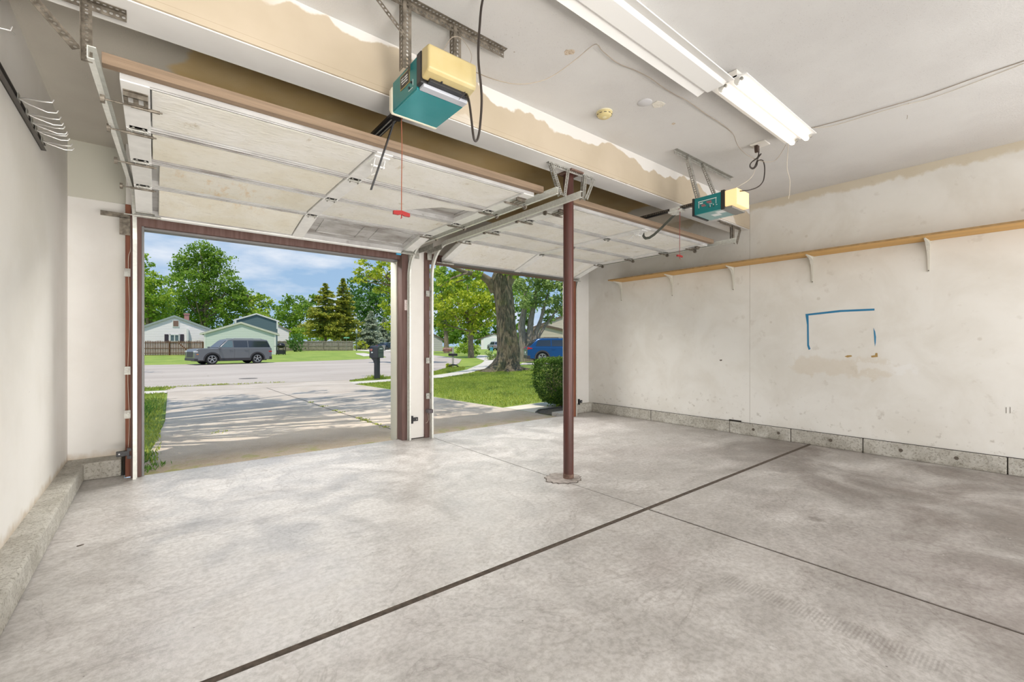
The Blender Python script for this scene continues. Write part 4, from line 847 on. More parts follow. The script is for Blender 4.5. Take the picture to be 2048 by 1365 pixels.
ne = [(5.9, 17.2), (7.15, 18.2), (8.42, 18.5), (11.5, 21.0), (15.0, 25), (18.4, 29.4), (22.2, 35), (24.0, 41), (25.1, 45.7), (28, 54), (34, 66), (48, 82)]
fe = [(38, 82), (28, 72.5), (24, 60), (20.6, 50), (18.4, 43.3), (15.1, 40.6), (12, 39.95), (7.1, 39.8), (-.6, 40.4), (-60, 41)]
drape('street', [(-60, 17.3), (.2, 17.3)]+ne+fe, 'street_asphalt', .010)
drape('sidewalk', [(-30, 15.0), (.24, 14.95), (.24, 15.9), (-30, 16.0)], 'sidewalk_concrete', .008)
drape('sidewalk.001', [(5.22, 15.0), (9.1, 16.1), (14.3, 19.9), (19, 25), (22.5, 29.4), (26, 36), (30, 42), (29.4, 42.8), (25.0, 36.8), (21.6, 30.5), (18, 26), (13.6, 20.9), (8.9, 17.2), (5.45, 16.1)], 'sidewalk_concrete', .008)
drape('walkway', [(5.34, 5.9), (5.34, 6.9), (7.1, 7.15), (11, 7.4), (11, 6.4), (7.0, 6.25), (6.6, 5.9)], 'sidewalk_concrete', .010)
drape('driveway.001', [(19, 22.5), (33, 24), (33, 19.5), (19.5, 18.4), (17.2, 20.6)], 'sidewalk_concrete', .012)
drape('driveway.002', [(26, 37), (30, 41), (42, 52), (70, 80), (80, 76), (50, 50), (33, 37), (28, 34.5)], 'sidewalk_concrete', .013)
drape('driveway.003', [(28, 73), (33, 100), (44, 124), (58, 118), (42, 90), (38, 80)], 'sidewalk_concrete', .012)
drape('sidewalk.002', [(17.6, 47.5), (19.4, 48.5), (21.5, 56), (23, 62), (21.8, 62), (19.5, 55)], 'sidewalk_concrete', .006)
drape('flower_bed', [(5.36, 5.25), (5.36, 5.95), (5.62, 6.15), (8, 6.15), (8, 5.25)], 'bed_soil', .012)
def crack(pts, w, mt='dark_gap', nm='trim_46'):
    m = M()
    for i in range(len(pts)-1):
        a = Vector((*pts[i], HT(*pts[i])+.0085)); b = Vector((*pts[i+1], HT(*pts[i+1])+.0085)); d = (b-a).cross(Vector((0, 0, 1))).normalized()*w/2
        m.add([a-d, a+d, b+d, b-d], [(0, 1, 2, 3)])
    struct(m.obj(nm, MAT[mt]))
crack([(2.62, 5.3), (2.63, 7), (2.60, 9), (2.62, 11), (2.60, 13), (2.62, 15.1)], .018)
crack([(.25, 15.1), (2.6, 15.1), (5.2, 15.05)], .02, nm='trim_47'); crack([(.2, 17.2), (2, 17.25), (5.8, 17.3)], .05, nm='trim_48')
# road manhole cover and a steel key mark in the drive
m = M(); p = gxy(498, 15.6); m.lathe([(.33, .0), (.33, .004), (.30, .004)], (2.9, 20.5, HT(2.9, 20.5)+.012), 28); o = m.obj('manhole_cover', mat('manhole', (.17, .15, .13), .7, .3)); tag(o, 'round dark manhole cover flush in the street', 'manhole cover')

# ------------------------------------------------------------ foliage
def leaf_mat(name, a, b, c=None, tr=.45, sc=1.2):
    m = bpy.data.materials.new(name); m.use_nodes = True; nt = m.node_tree; N = nt.nodes.new; L = nt.links.new
    pb = nt.nodes['Principled BSDF']; pb.inputs['Roughness'].default_value = .45; pb.inputs['Specular IOR Level'].default_value = .35
    out = nt.nodes['Material Output']
    at = N('ShaderNodeAttribute'); at.attribute_name = 'tone'
    cr = N('ShaderNodeValToRGB'); e = cr.color_ramp.elements; e[0].color = (*a, 1); e[1].color = (*b, 1); e[0].position = .1; e[1].position = .9
    if c: q = cr.color_ramp.elements.new(.97); q.color = (*c, 1)
    L(at.outputs['Fac'], cr.inputs[0]); L(cr.outputs[0], pb.inputs['Base Color'])
    tl = N('ShaderNodeBsdfTranslucent'); L(cr.outputs[0], tl.inputs[0])
    mx = N('ShaderNodeMixShader'); mx.inputs[0].default_value = tr; L(pb.outputs[0], mx.inputs[1]); L(tl.outputs[0], mx.inputs[2]); L(mx.outputs[0], out.inputs[0])
    MAT[name] = m; return m
leaf_mat('leaf_green', (.10, .22, .02), (.36, .52, .07)); leaf_mat('leaf_dark', (.05, .14, .02), (.18, .34, .06)); leaf_mat('leaf_yellow', (.22, .36, .02), (.66, .70, .07))
leaf_mat('leaf_bright', (.16, .32, .03), (.52, .64, .08)); leaf_mat('leaf_pale', (.20, .32, .08), (.52, .64, .24)); leaf_mat('leaf_pine', (.14, .24, .05), (.62, .58, .08), tr=.3); leaf_mat('leaf_spruce', (.24, .32, .22), (.62, .66, .50), tr=.25)
leaf_mat('leaf_hedge', (.05, .12, .02), (.22, .36, .05)); leaf_mat('leaf_grass', (.20, .31, .035), (.54, .56, .12))
mat('bark', (.17, .13, .09), .95, var=(.26, .21, .15), scale=6, bump=1, bscale=12)
def quads_mesh(name, c, u, v, tone, m, parent=None):
    """one small folded leaf per row: c centre, u half length, v half width (numpy n x 3)"""
    n = len(c); nrm = np.cross(u, v); nl = np.linalg.norm(nrm, axis=1, keepdims=True)+1e-9; nrm = nrm/nl*np.linalg.norm(v, axis=1, keepdims=True)*.35
    P = np.empty((n, 4, 3)); P[:, 0] = c-u; P[:, 1] = c+v+nrm; P[:, 2] = c+u; P[:, 3] = c-v+nrm
    me = bpy.data.meshes.new(name); me.vertices.add(n*4); me.vertices.foreach_set('co', P.reshape(-1))
    idx = np.arange(n*4).reshape(n, 4); tri = np.concatenate([idx[:, [0, 1, 2]], idx[:, [0, 2, 3]]]).astype(np.int32)
    me.loops.add(tri.size); me.loops.foreach_set('vertex_index', tri.reshape(-1)); me.polygons.add(len(tri))
    me.polygons.foreach_set('loop_start', np.arange(0, tri.size, 3, dtype=np.int32)); me.polygons.foreach_set('loop_total', np.full(len(tri), 3, dtype=np.int32))
    at = me.attributes.new('tone', 'FLOAT', 'POINT'); at.data.foreach_set('value', np.repeat(tone, 4).astype(np.float32))
    me.update(); me.validate()
    return link(name, me, MAT[m], parent)
def rand_dirs(n):
    d = RNG.normal(size=(n, 3)); return d/np.linalg.norm(d, axis=1, keepdims=True)
def leaves(blobs, per, size, fill=.55):
    """blobs: (x, y, z, r, flatten); leaves gathered in sprays near the shell of each blob"""
    C_, U_, V_, T_ = [], [], [], []
    for x, y, z, r, fl in blobs:
        n = max(60, int(per*6*r*r)); k = max(6, n//26)
        cd = rand_dirs(k); cr = r*(fill+(1-fill)*RNG.random((k, 1))**.5)*(.78+.34*RNG.random((k, 1)))
        cc = cd*cr; cc[:, 2] *= fl
        which = RNG.integers(0, k, n); off = RNG.normal(size=(n, 3))*(r*.13+size*.7); off[:, 2] *= .6
        c = cc[which]+off
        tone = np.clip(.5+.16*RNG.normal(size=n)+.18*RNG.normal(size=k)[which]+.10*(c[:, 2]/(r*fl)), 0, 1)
        c = c+np.array([x, y, z]); u = rand_dirs(n); w = rand_dirs(n); v = np.cross(u, w); v /= np.linalg.norm(v, axis=1, keepdims=True)+1e-9
        s = size*(.6+.7*RNG.random((n, 1))); C_.append(c); U_.append(u*s); V_.append(v*s*.62); T_.append(tone)
    return np.concatenate(C_), np.concatenate(U_), np.concatenate(V_), np.concatenate(T_)
def limb_mesh(paths, nm, parent, mt='bark', n=9):
    m = M()
    for pts, rs in paths: m.tube(pts, rs, n)
    return m.obj(nm, MAT[mt], parent, smooth=True)
def tree(label, base, pxb, T, m, size, per=60, spread=.7, trunk_r=.3, trunk=True, cat='tree', fl=.95, name='broadleaf_tree', fill=.55, seed=1, group=None):
    """crown made of masses pxb = (u, v, r in photo pixels at depth T, depth offset)"""
    rr = random.Random(seed); k = T/FOC; bl = []
    t = thing(name, label, cat, base, group)
    for q in pxb:
        u, v, r = q[:3]; dT = q[3] if len(q) > 3 else rr.uniform(-1, 1)*spread*r*k*1.2
        p = pix(u, v, T=T+dT); bl.append((p.x, p.y, p.z, r*k*(T+dT)/T, fl))
    C1, U1, V1, T1 = leaves(bl, per/(size*size*40), size, fill)
    quads_mesh('foliage', C1, U1, V1, T1, m, t)
    if trunk:
        b = Vector(base); zc = [q for q in bl]; top = max(zc, key=lambda q: q[2]); paths = []
        cx = sum(q[0] for q in bl)/len(bl); cy = sum(q[1] for q in bl)/len(bl); lo = min(q[2]-q[3] for q in bl)
        mid = Vector((b.x+(cx-b.x)*.15, b.y+(cy-b.y)*.15, max(lo, b.z+.8)+.3)); paths.append(([b+Vector((0, 0, -.1)), b+(mid-b)*.5, mid, Vector((cx, cy, (mid.z+top[2])/2)), Vector((top[0], top[1], top[2]))], [trunk_r*1.25, trunk_r, trunk_r*.85, trunk_r*.5, trunk_r*.12]))
        for q in bl:
            e = Vector(q[:3]); s0 = mid+(Vector((cx, cy, (mid.z+top[2])/2))-mid)*rr.uniform(0, .8); paths.append(([s0, (s0+e)/2+Vector((0, 0, -.1*q[3])), e], [trunk_r*.38, trunk_r*.22, trunk_r*.07]))
        limb_mesh(paths, 'trunk', t)
    return t
def gb(u, T, z=None): p = gxy(u, T); return (p.x, p.y, p.z if z is None else z)
# distant broadleaf trees seen through the left opening
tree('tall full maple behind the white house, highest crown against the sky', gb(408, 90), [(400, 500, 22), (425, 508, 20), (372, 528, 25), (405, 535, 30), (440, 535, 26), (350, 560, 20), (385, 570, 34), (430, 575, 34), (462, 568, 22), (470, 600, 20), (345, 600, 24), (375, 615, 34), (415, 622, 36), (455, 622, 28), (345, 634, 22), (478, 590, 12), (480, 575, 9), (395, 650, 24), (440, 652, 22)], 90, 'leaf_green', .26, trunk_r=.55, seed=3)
tree('leafy tree with yellow tips at the far left edge of the view', gb(296, 66), [(284, 525, 16), (300, 560, 20), (276, 560, 30), (318, 590, 24), (296, 600, 34), (325, 625, 20), (290, 640, 30), (270, 620, 40), (322, 650, 14)], 66, 'leaf_bright', .24, trunk_r=.45, seed=4)
tree('yellow-green tree beyond the blue-grey gable roof', gb(500, 92), [(492, 585, 16), (480, 608, 18), (505, 612, 24), (528, 602, 14), (542, 612, 10), (490, 632, 20), (520, 636, 22), (540, 632, 14)], 92, 'leaf_bright', .30, trunk_r=.4, seed=5)
tree('rounded mid green tree just left of the tall pines', gb(590, 118), [(584, 602, 12), (566, 618, 14), (600, 606, 16), (580, 628, 22), (612, 622, 20), (560, 642, 14), (600, 650, 24), (625, 600, 12), (570, 660, 14)], 118, 'leaf_green', .36, trunk_r=.4, seed=6)
tree('dark green tree mass behind the blue spruce', gb(738, 145), [(715, 570, 18), (742, 566, 18), (705, 600, 22), (735, 600, 30), (765, 595, 24), (720, 640, 26), (755, 640, 28), (700, 660, 18), (770, 665, 16), (735, 675, 14)], 145, 'leaf_dark', .40, trunk_r=.5, seed=7)
tree('bright yellow-green tree at the right side of the left opening', gb(812, 70), [(790, 585, 20), (812, 570, 26), (778, 610, 16), (800, 625, 26), (785, 650, 16), (815, 660, 20), (790, 560, 14)], 70, 'leaf_yellow', .24, trunk_r=.35, seed=8)
tree('near yellow-leaved tree with loose branches reaching in at the upper right of the left opening', gb(838, 33), [(728, 522, 14), (716, 545, 9), (722, 562, 10), (745, 552, 17), (765, 532, 22), (752, 578, 15), (780, 565, 20), (800, 540, 26), (800, 590, 18), (830, 560, 30), (840, 500, 30), (780, 505, 22)], 33, 'leaf_yellow', .13, trunk_r=.16, seed=9, fill=.2, per=42)
tree('low bushy tree row beyond the grey fence', gb(615, 112), [(600, 668, 14), (620, 672, 14), (580, 668, 12), (640, 672, 16), (668, 670, 16), (700, 680, 14), (725, 682, 10)], 112, 'leaf_bright', .32, trunk_r=.2, seed=10, trunk=False, name='hedge_row')
# through the right opening
tree('bushy yellow-green maple in the lawn left of the huge trunk', gb(942, 44.5), [(900, 575, 24), (935, 565, 26), (970, 575, 22), (885, 605, 22), (920, 605, 28), (955, 610, 28), (985, 600, 18), (900, 636, 20), (930, 640, 24), (965, 642, 20), (990, 628, 14), (880, 645, 12), (945, 660, 12)], 44.5, 'leaf_yellow', .17, trunk_r=.27, seed=12)
tree('shaded multi-stem tree beside the middle pier, behind the brown mailbox', gb(893, 62), [(880, 560, 24), (872, 600, 22), (895, 640, 22), (875, 650, 20), (910, 660, 14)], 62, 'leaf_green', .24, trunk_r=.35, seed=13)
tree('far green tree line behind the maples', gb(930, 135), [(880, 590, 30), (930, 580, 36), (985, 590, 34), (960, 640, 30), (905, 650, 30), (1000, 640, 24), (1040, 600, 34), (875, 670, 14), (905, 672, 16), (935, 674, 14), (965, 668, 16), (1000, 668, 16), (1035, 665, 18)], 135, 'leaf_green', .50, trunk_r=.5, seed=14)
tree('low distant tree belt along the horizon past the right lawn', gb(1000, 160), [(870, 680, 12), (885, 678, 13), (900, 680, 12), (915, 678, 13), (930, 681, 12), (945, 679, 13), (960, 681, 12), (975, 679, 13), (990, 681, 12), (1005, 679, 13), (1020, 681, 12), (1035, 679, 13), (1050, 681, 12), (1070, 677, 14), (1090, 679, 14), (1110, 677, 14)], 160, 'leaf_green', .55, trunk=False, name='tree_belt', seed=15)
# right-hand tree: several stems fanning from one base
def multi_stem():
    b = gxy(1062, 32); t = thing('broadleaf_tree', 'pale green tree with several grey stems behind the blue car', 'tree', b)
    bl = []; k = 32/FOC; rr = random.Random(4)
    for u, v, r in ((1045, 572, 20), (1075, 560, 24), (1105, 565, 24), (1135, 575, 24), (1050, 605, 16), (1085, 600, 20), (1118, 605, 20), (1055, 640, 12), (1100, 632, 15), (1140, 620, 18), (1070, 530, 24), (1120, 530, 28)):
        p = pix(u, v, T=32+rr.uniform(-1, 1)); bl.append((p.x, p.y, p.z, r*k, .95))
    C1, U1, V1, T1 = leaves(bl, 85/(.12*.12*40), .12, .35); quads_mesh('foliage', C1, U1, V1, T1, 'leaf_pale', t)
    paths = []
    for (u0, pts, r) in ((1050, [(1050, 715), (1046, 680), (1043, 650), (1052, 600), (1048, 560)], .32), (1058, [(1056, 715), (1058, 680), (1062, 640), (1070, 600), (1075, 555)], .26), (1062, [(1062, 700), (1072, 665), (1082, 640), (1092, 600), (1105, 560)], .17), (1066, [(1064, 700), (1078, 672), (1092, 650), (1108, 628), (1135, 600)], .12)):
        P = [pix(u, v, T=32) for u, v in pts]; P[0].z = b.z-.1; paths.append((P, [r*1.2, r, r*.8, r*.5, r*.2]))
    limb_mesh(paths, 'trunk', t, 'bark_grey')
mat('bark_grey', (.20, .17, .13), .95, var=(.34, .30, .25), scale=5, stretch=(3, 3, .7), bump=1, bscale=10)
multi_stem()
# conifers
def conifer(label, u, T, vtop, vbot, wpx, m, size, dens, seed, droop=.15, name='pine_tree', bare=.12, gap=1.0):
    b = gxy(u, T); k = T/FOC; H = (HC+(HOR-vtop)*k)-b.z; W = wpx*k/2; rr = random.Random(seed)
    t = thing(name, label, 'tree', b); Cc, Uu, Vv, Tt = [], [], [], []; paths = [([b-Vector((0, 0, .1)), b+Vector((0, 0, H*.5)), b+Vector((0, 0, H))], [.022*H, .014*H, .004*H])]
    n = 46
    for i in range(n):
        f = bare+(1-bare)*i/n; h = H*f; L0 = W*(1-((f-bare)/(1-bare))**1.25)*rr.uniform(.40, 1.12)+.2
        if rr.random() > gap: continue
        for j in range(5):
            a = rr.uniform(0, 2*math.pi); d = np.array([math.cos(a), math.sin(a), 0]); base = np.array([b.x, b.y, b.z+h]); ns = int(dens*L0)+4
            s = RNG.random((ns, 1))**.7; p = base+d*(s*L0)+np.array([0, 0, 1])*(.12*L0*s-droop*L0*s*s)+RNG.normal(size=(ns, 3))*np.array([.07, .07, .035])*(L0*.9+.5)
            u_ = rand_dirs(ns)*.6+d; u_ /= np.linalg.norm(u_, axis=1, keepdims=True); v_ = np.cross(u_, rand_dirs(ns)); v_ /= np.linalg.norm(v_, axis=1, keepdims=True)+1e-9
            sz = size*(.6+.7*RNG.random((ns, 1))); Cc.append(p); Uu.append(u_*sz); Vv.append(v_*sz*.5); Tt.append(np.clip(.42+.2*RNG.normal(size=ns)+.35*(s[:, 0]-.5), 0, 1))
            e = base+d*L0*.8; 
            if j < 2: paths.append(([Vector(base), Vector(e)+Vector((0, 0, .04*L0))], [.004*H, .001*H]))
    quads_mesh('foliage', np.concatenate(Cc), np.concatenate(Uu), np.concatenate(Vv), np.concatenate(Tt), m, t); limb_mesh(paths, 'trunk', t, n=6)
conifer('tall yellow-green pine with a bare lower trunk, the left of two', 651, 95, 566, 700, 92, 'leaf_pine', .30, 26, 21, bare=.20, gap=.9)
conifer('tall darker pine standing just right of the yellow-green one', 686, 98, 556, 700, 84, 'leaf_pine', .30, 26, 22, bare=.14, gap=.9)
conifer('small grey-green spruce behind the black mailbox', 742, 98, 622, 697, 62, 'leaf_spruce', .28, 30, 23, droop=.35, name='spruce_tree', bare=.06)
conifer('second grey spruce half hidden behind the first', 768, 106, 636, 696, 44, 'leaf_spruce', .30, 26, 24, droop=.35, name='spruce_tree', bare=.06)

# the huge old trunk on the right lawn
def big_trunk():
    s = NT('bark_furrowed', .95); v1 = s.noise(3.2, 8, .75, stretch=(4.2, 4.2, .75), dist=.6); n1 = s.noise(1.1, 4, .6)
    c = s.mix(s.ramp(v1, .36, .64), (.085, .065, .045), (.30, .25, .17)); c = s.mix(s.ramp(n1, .5, .7, 0, .45), c, (.27, .27, .11)); s.col(c); s.bump(v1, 1.0, .12)  # yellow-green patches paint dappled sun into the bark colour
    T = 23.0; b = gxy(1014, T); t = thing('old_shade_tree', 'huge old tree trunk with furrowed bark on the right lawn', 'tree', b)
    prof = [(1004, 744, 52), (1007, 737, 41), (1012, 727, 31), (1017, 712, 25), (1018, 700, 22.5), (1016, 680, 20.5), (1013, 655, 19), (1011, 630, 18.2), (1009, 610, 18.4), (1006, 590, 19), (1003, 575, 20), (1000, 562, 20), (1004, 540, 15), (1010, 510, 12), (1015, 470, 10)]
    vs = []; n = 40; k = T/FOC
    for u, v, r in prof:
        p = pix(u, v, T=T); R = r*k
        for j in range(n):
            a = 2*math.pi*j/n; fl = max(0, (v-700)/44); rr = R*(1+.05*math.sin(5*a+v*.03)+.03*math.sin(11*a+v*.1)+fl*.20*math.sin(4*a+1.0)+fl*.08*math.sin(9*a))
            if fl > 0: rr = 18*k+(rr-18*k)*.8
            vs.append((p.x+rr*math.cos(a), p.y+rr*math.sin(a), max(p.z, b.z-.06) if v > 741 else p.z))
    m = M(); m.add(vs, [(i*n+j, i*n+(j+1)%n, (i+1)*n+(j+1)%n, (i+1)*n+j) for i in range(len(prof)-1) for j in range(n)])
    o = m.obj('trunk', MAT['bark_furrowed'], t, smooth=True)
    paths = []
    P = [pix(990, 580, T=T), pix(978, 562, T=T-.3), pix(962, 551, T=T-.6), pix(930, 545, T=T-1.4), pix(895, 530, T=T-2)]; paths.append((P, [.30, .22, .17, .11, .06]))
    P = [pix(1012, 570, T=T), pix(1026, 545, T=T), pix(1060, 510, T=T), pix(1110, 470, T=T-2)]; paths.append((P, [.32, .27, .2, .1]))
    P = [pix(1010, 520, T=T), pix(990, 430, T=T+1), pix(1000, 330, T=T)]; paths.append((P, [.3, .2, .1]))
    P = [pix(960, 551, T=T-.6), pix(940, 556, T=T-1.0), pix(912, 565, T=T-1.5)]; paths.append((P, [.08, .05, .02]))
    P = [pix(935, 546, T=T-1.4), pix(905, 556, T=T-1.8), pix(880, 574, T=T-2)]; paths.append((P, [.05, .04, .02]))
    limb_mesh(paths, 'branches', t)
    bl = []; rs2 = random.Random(31)
    for u, v, r, dT in ((1030, 548, 9, -1), (1045, 540, 12, -1), (1012, 540, 10, -1.5), (955, 548, 9, -1), (935, 556, 8, -1), (905, 552, 10, -1.5), (885, 560, 9, -2), (875, 548, 10, -2), (1000, 530, 14, -1),
                        (900, 480, 50, -1), (960, 440, 60, 0), (1040, 430, 70, 0), (1110, 470, 60, -1), (1000, 360, 70, 1), (1090, 370, 60, 0), (920, 380, 60, 1), (850, 440, 45, 0), (1170, 430, 55, 0)):
        p = pix(u, v, T=T+dT); bl.append((p.x, p.y, p.z, r*k, .8))
    for i in range(70): bl.append((rs2.uniform(4.5, 15.5), rs2.uniform(5.5, 17.5), rs2.uniform(6.2, 9.5), rs2.uniform(.35, .8), .55))
    C1, U1, V1, T1 = leaves(bl, 9/(.13*.13*40), .11, .3); quads_mesh('foliage', C1, U1, V1, T1, 'leaf_bright', t)
    # mulch ring of exposed roots
    m = M()
    for a, L_ in ((-.4, 1.0), (-1.1, .8), (2.6, .9), (-2.2, .8), (.3, .9)):
        c = b+Vector((math.cos(a)*.75, math.sin(a)*.75, .06)); e = b+Vector((math.cos(a)*(.75+L_), math.sin(a)*(.75+L_), -.05)); m.tube([b+Vector((math.cos(a)*.4, math.sin(a)*.4, .25)), c, e], [.16, .10, .03], 8)
    m.obj('roots', MAT['bark_furrowed'], t, smooth=True)
big_trunk()
# trees whose crowns are above the frame but whose shade falls on the drive and the street
def shade_tree(label, base, blobs, size, per, seed):
    t = thing('shade_tree', label, 'tree', base); C1, U1, V1, T1 = leaves(blobs, per, size, .2); quads_mesh('foliage', C1, U1, V1, T1, 'leaf_green', t)
    b = Vector(base); paths = [([b, b+Vector((.1, .1, 3)), b+Vector((.3, .2, 6.5))], [.28, .22, .12])]
    for x, y, z, r, f in blobs: paths.append(([b+Vector((.1, .1, 3.2)), Vector((x, y, z))], [.10, .03]))
    limb_mesh(paths, 'trunk', t)
rs = random.Random(8); bl = []
for i in range(60): bl.append((rs.uniform(-3.2, 3.6), rs.uniform(3.4, 11.0), rs.uniform(5.4, 8.0), rs.uniform(.35, .75), .6))
shade_tree('tree left of the garage whose crown shades the driveway', (-4.2, 7.5, HT(-4.2, 7.5)), bl, .07, 120, 8)
bl = [(-9+rs.uniform(-4.5, 5.0), 26+rs.uniform(-3.5, 3.5), rs.uniform(7, 12), rs.uniform(1.2, 2.2), .7) for i in range(22)]
shade_tree('street tree out of view that shades the road on the left', (-9, 26, HT(-9, 26)), bl, .2, 12, 9)

# ------------------------------------------------------------ hedge, grass, small plants
def hedge():
    b = gxy(1126, 9.0); t = thing('clipped_bush', 'dark clipped bush in a soil bed just outside the right doorway', 'bush', b)
    n = 17000; c = RNG.random((n, 3))*2-1; q = RNG.integers(0, 3, n); sg = RNG.choice([-1, 1], n)
    for i in range(3):
        m_ = q == i; c[m_, i] = sg[m_]*(1-.16*RNG.random(m_.sum()))
    c[:, 2] = np.abs(c[:, 2]) if False else c[:, 2]
    nrm = np.linalg.norm(c, axis=1, keepdims=True); c = c*(1-.22*np.clip(nrm-1.15, 0, 1))
    c = c+RNG.normal(size=c.shape)*.045
    H0, H1 = b.z+.08, .89; c = c*np.array([.50, .45, (H1-H0)/2]); taper = 1-.30*np.clip(-(c[:, 2:3]/((H1-H0)/2)), 0, 1)**1.5; c[:, :2] *= taper
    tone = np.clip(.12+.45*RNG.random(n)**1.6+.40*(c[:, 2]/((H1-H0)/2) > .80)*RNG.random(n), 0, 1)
    c = c+np.array([b.x, b.y, (H0+H1)/2]); u = rand_dirs(n); v = np.cross(u, rand_dirs(n)); v /= np.linalg.norm(v, axis=1, keepdims=True)+1e-9
    s = .021*(.5+.8*RNG.random((n, 1))); quads_mesh('foliage', c, u*s, v*s*.55, tone, 'leaf_hedge', t)
    n = 500; c = RNG.normal(size=(n, 3))*np.array([.10, .10, .13])+np.array([b.x-.22, b.y-.15, b.z+.25]); u = rand_dirs(n); v = np.cross(u, rand_dirs(n)); quads_mesh('foliage', c, u*.028, v*.016, RNG.random(n)*.5+.3, 'leaf_bright', t)
    paths = []; rr = random.Random(2)
    for i in range(70):
        x, y = rr.uniform(-.4, .4), rr.uniform(-.38, .38); p0 = b+Vector((rr.uniform(-.1, .1), rr.uniform(-.1, .1), 0)); p1 = b+Vector((x*.7, y*.7, .35)); p2 = b+Vector((x, y, rr.uniform(.65, .95))); paths.append(([p0, p1, p2], [.010, .006, .002]))
    limb_mesh(paths, 'stems', t, 'bark', 5)
    m = M(); e = b.z-.01
    m.bar((5.36, 5.96, e+.02), (5.62, 6.16, e+.02), .03, .06); m.bar((5.62, 6.16, e+.02), (7.6, 6.16, e+.02), .03, .06); o = m.obj('bed_edging', MAT['rack_steel']); tag(o, 'low black edging strip around the soil bed under the clipped bush', 'edging')
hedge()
def grass_patch(label, poly, dens, h, name='grass', w=.006):
    xs = [p[0] for p in poly]; ys = [p[1] for p in poly]; A = (max(xs)-min(xs))*(max(ys)-min(ys)); n = int(A*dens)
    x = RNG.uniform(min(xs), max(xs), n); y = RNG.uniform(min(ys), max(ys), n); ins = np.zeros(n, bool); k = len(poly)
    for i in range(k):
        x1, y1 = poly[i]; x2, y2 = poly[(i+1)%k]
        c = ((y1 > y) != (y2 > y)) & (x < (x2-x1)*(y-y1)/((y2-y1) if y2 != y1 else 1e-9)+x1); ins ^= c
    x = x[ins]; y = y[ins]; n = len(x); z = np.array([HT(a, b) for a, b in zip(x, y)])
    u = RNG.normal(size=(n, 3))*.35; u[:, 2] = 1; u /= np.linalg.norm(u, axis=1, keepdims=True); hh = h*(.5+.8*RNG.random((n, 1)))/2
    v = np.cross(u, rand_dirs(n)); v /= np.linalg.norm(v, axis=1, keepdims=True)+1e-9
    c = np.stack([x, y, z], 1)+u*hh*.9; o = quads_mesh(name, c, u*hh, v*w, np.clip(.5+.2*RNG.normal(size=n), 0, 1), 'leaf_grass'); return tag(o, label, 'grass', kind='stuff')
grass_patch('sunlit lawn grass with tree shade, beyond the right doorway', [(5.36, 7.0), (7.0, 7.25), (11, 7.5), (16, 12), (15, 17.5), (13.8, 19.6), (9.1, 16.0), (5.3, 14.9), (5.30, 12.6), (5.31, 9.3)], 620, .055, w=.008)
grass_patch('grass verge between sidewalk and street around the black mailbox', [(5.5, 16.2), (8.9, 17.3), (13.5, 21.0), (15.5, 24.0), (14.7, 24.6), (11.5, 20.9), (8.42, 18.4), (7.15, 18.1), (6.0, 17.1)], 500, .06, w=.009)
grass_patch('strip of grass along the left edge of the driveway', [(-2.5, 5.7), (.02, 5.7), (.08, 9), (.2, 14.9), (-2.5, 14.9)], 600, .06, w=.007)
grass_patch('weedy grass strip between the left sidewalk and the street', [(-2.5, 16.05), (.28, 15.95), (.5, 17.0), (.2, 17.4), (-2.5, 17.4)], 500, .07, w=.008)
def tuft(label, pts, n, h, sp, m='leaf_grass', nm='weed_tuft'):
    P = []
    for x, y in pts:
        q = RNG.normal(size=(n, 3))*sp; q[:, 2] = 0; q += np.array([x, y, 0]); q[:, 2] = [HT(a, b)+.01 for a, b in q[:, :2]]; P.append(q)
    P = np.concatenate(P); k = len(P); u = RNG.normal(size=(k, 3))*.5; u[:, 2] = 1; u /= np.linalg.norm(u, axis=1, keepdims=True); hh = h*(.4+.8*RNG.random((k, 1)))/2; v = np.cross(u, rand_dirs(k))
    o = quads_mesh(nm, P+u*hh, u*hh, v*.008, RNG.random(k)*.7+.3, m); return tag(o, label, 'weeds', kind='stuff')
tuft('low weeds growing where the driveway meets the street', [(x, 17.25+.1*math.sin(x*5)) for x in (.7, 1.1, 1.3, 1.6, 1.7, 1.75, 2.2, 2.7, 3.3)], 60, .06, .12)
tuft('short weeds in the driveway centre joint', [(2.62, y) for y in (6.2, 6.5, 6.8, 7.0, 7.1, 7.3, 8.2, 8.5, 9.3, 10.2)], 40, .025, .035)
tuft('tiny weed sprout on the driveway near the left side', [(.62, 7.2), (.75, 7.3)], 14, .03, .04)
tuft('long pale grass around the foot of the black mailbox', [(6.85, 17.45), (6.95, 17.3), (7.1, 17.5), (6.7, 17.35), (7.25, 17.45)], 45, .20, .07, 'leaf_yellow')
tuft('dark leafy plant at the left jamb by the driveway edge', [(-.25, 9.8), (-.35, 10.1), (-.2, 10.4)], 70, .32, .12, 'leaf_dark')
tuft('dry leaves and weeds at the corner of the left jamb', [(-.05, 5.35), (.0, 5.5), (-.08, 5.8), (-.05, 6.1)], 40, .06, .05, 'leaf_dark')
def bush(label, u, T, vt, wpx, m, size=.10, per=60, cat='bush'):
    b = gxy(u, T); k = T/FOC; h = HC+(HOR-vt)*k-b.z; r = h*.5; w = wpx*k/2; t = thing('bush', label, cat, b); bl = []
    for i in range(max(1, int(w/r)+1)):
        o = (i-(max(1, int(w/r)+1)-1)/2)*r*1.1; bl.append((b.x+RT[0]*o, b.y+RT[1]*o, b.z+h*.5, r, 1.0))
    C1, U1, V1, T1 = leaves(bl, per/(size*size*40), size, .6); quads_mesh('foliage', C1, U1, V1, T1, m, t)
    paths = [([b, b+Vector((RT[0]*dx, RT[1]*dx, h*.6))], [.03, .01]) for dx in (-w*.5, 0, w*.5)]; limb_mesh(paths, 'stems', t, n=5)
bush('clipped light green hedge beyond the maple trunk', 938, 52, 685, 60, 'leaf_bright', .12)
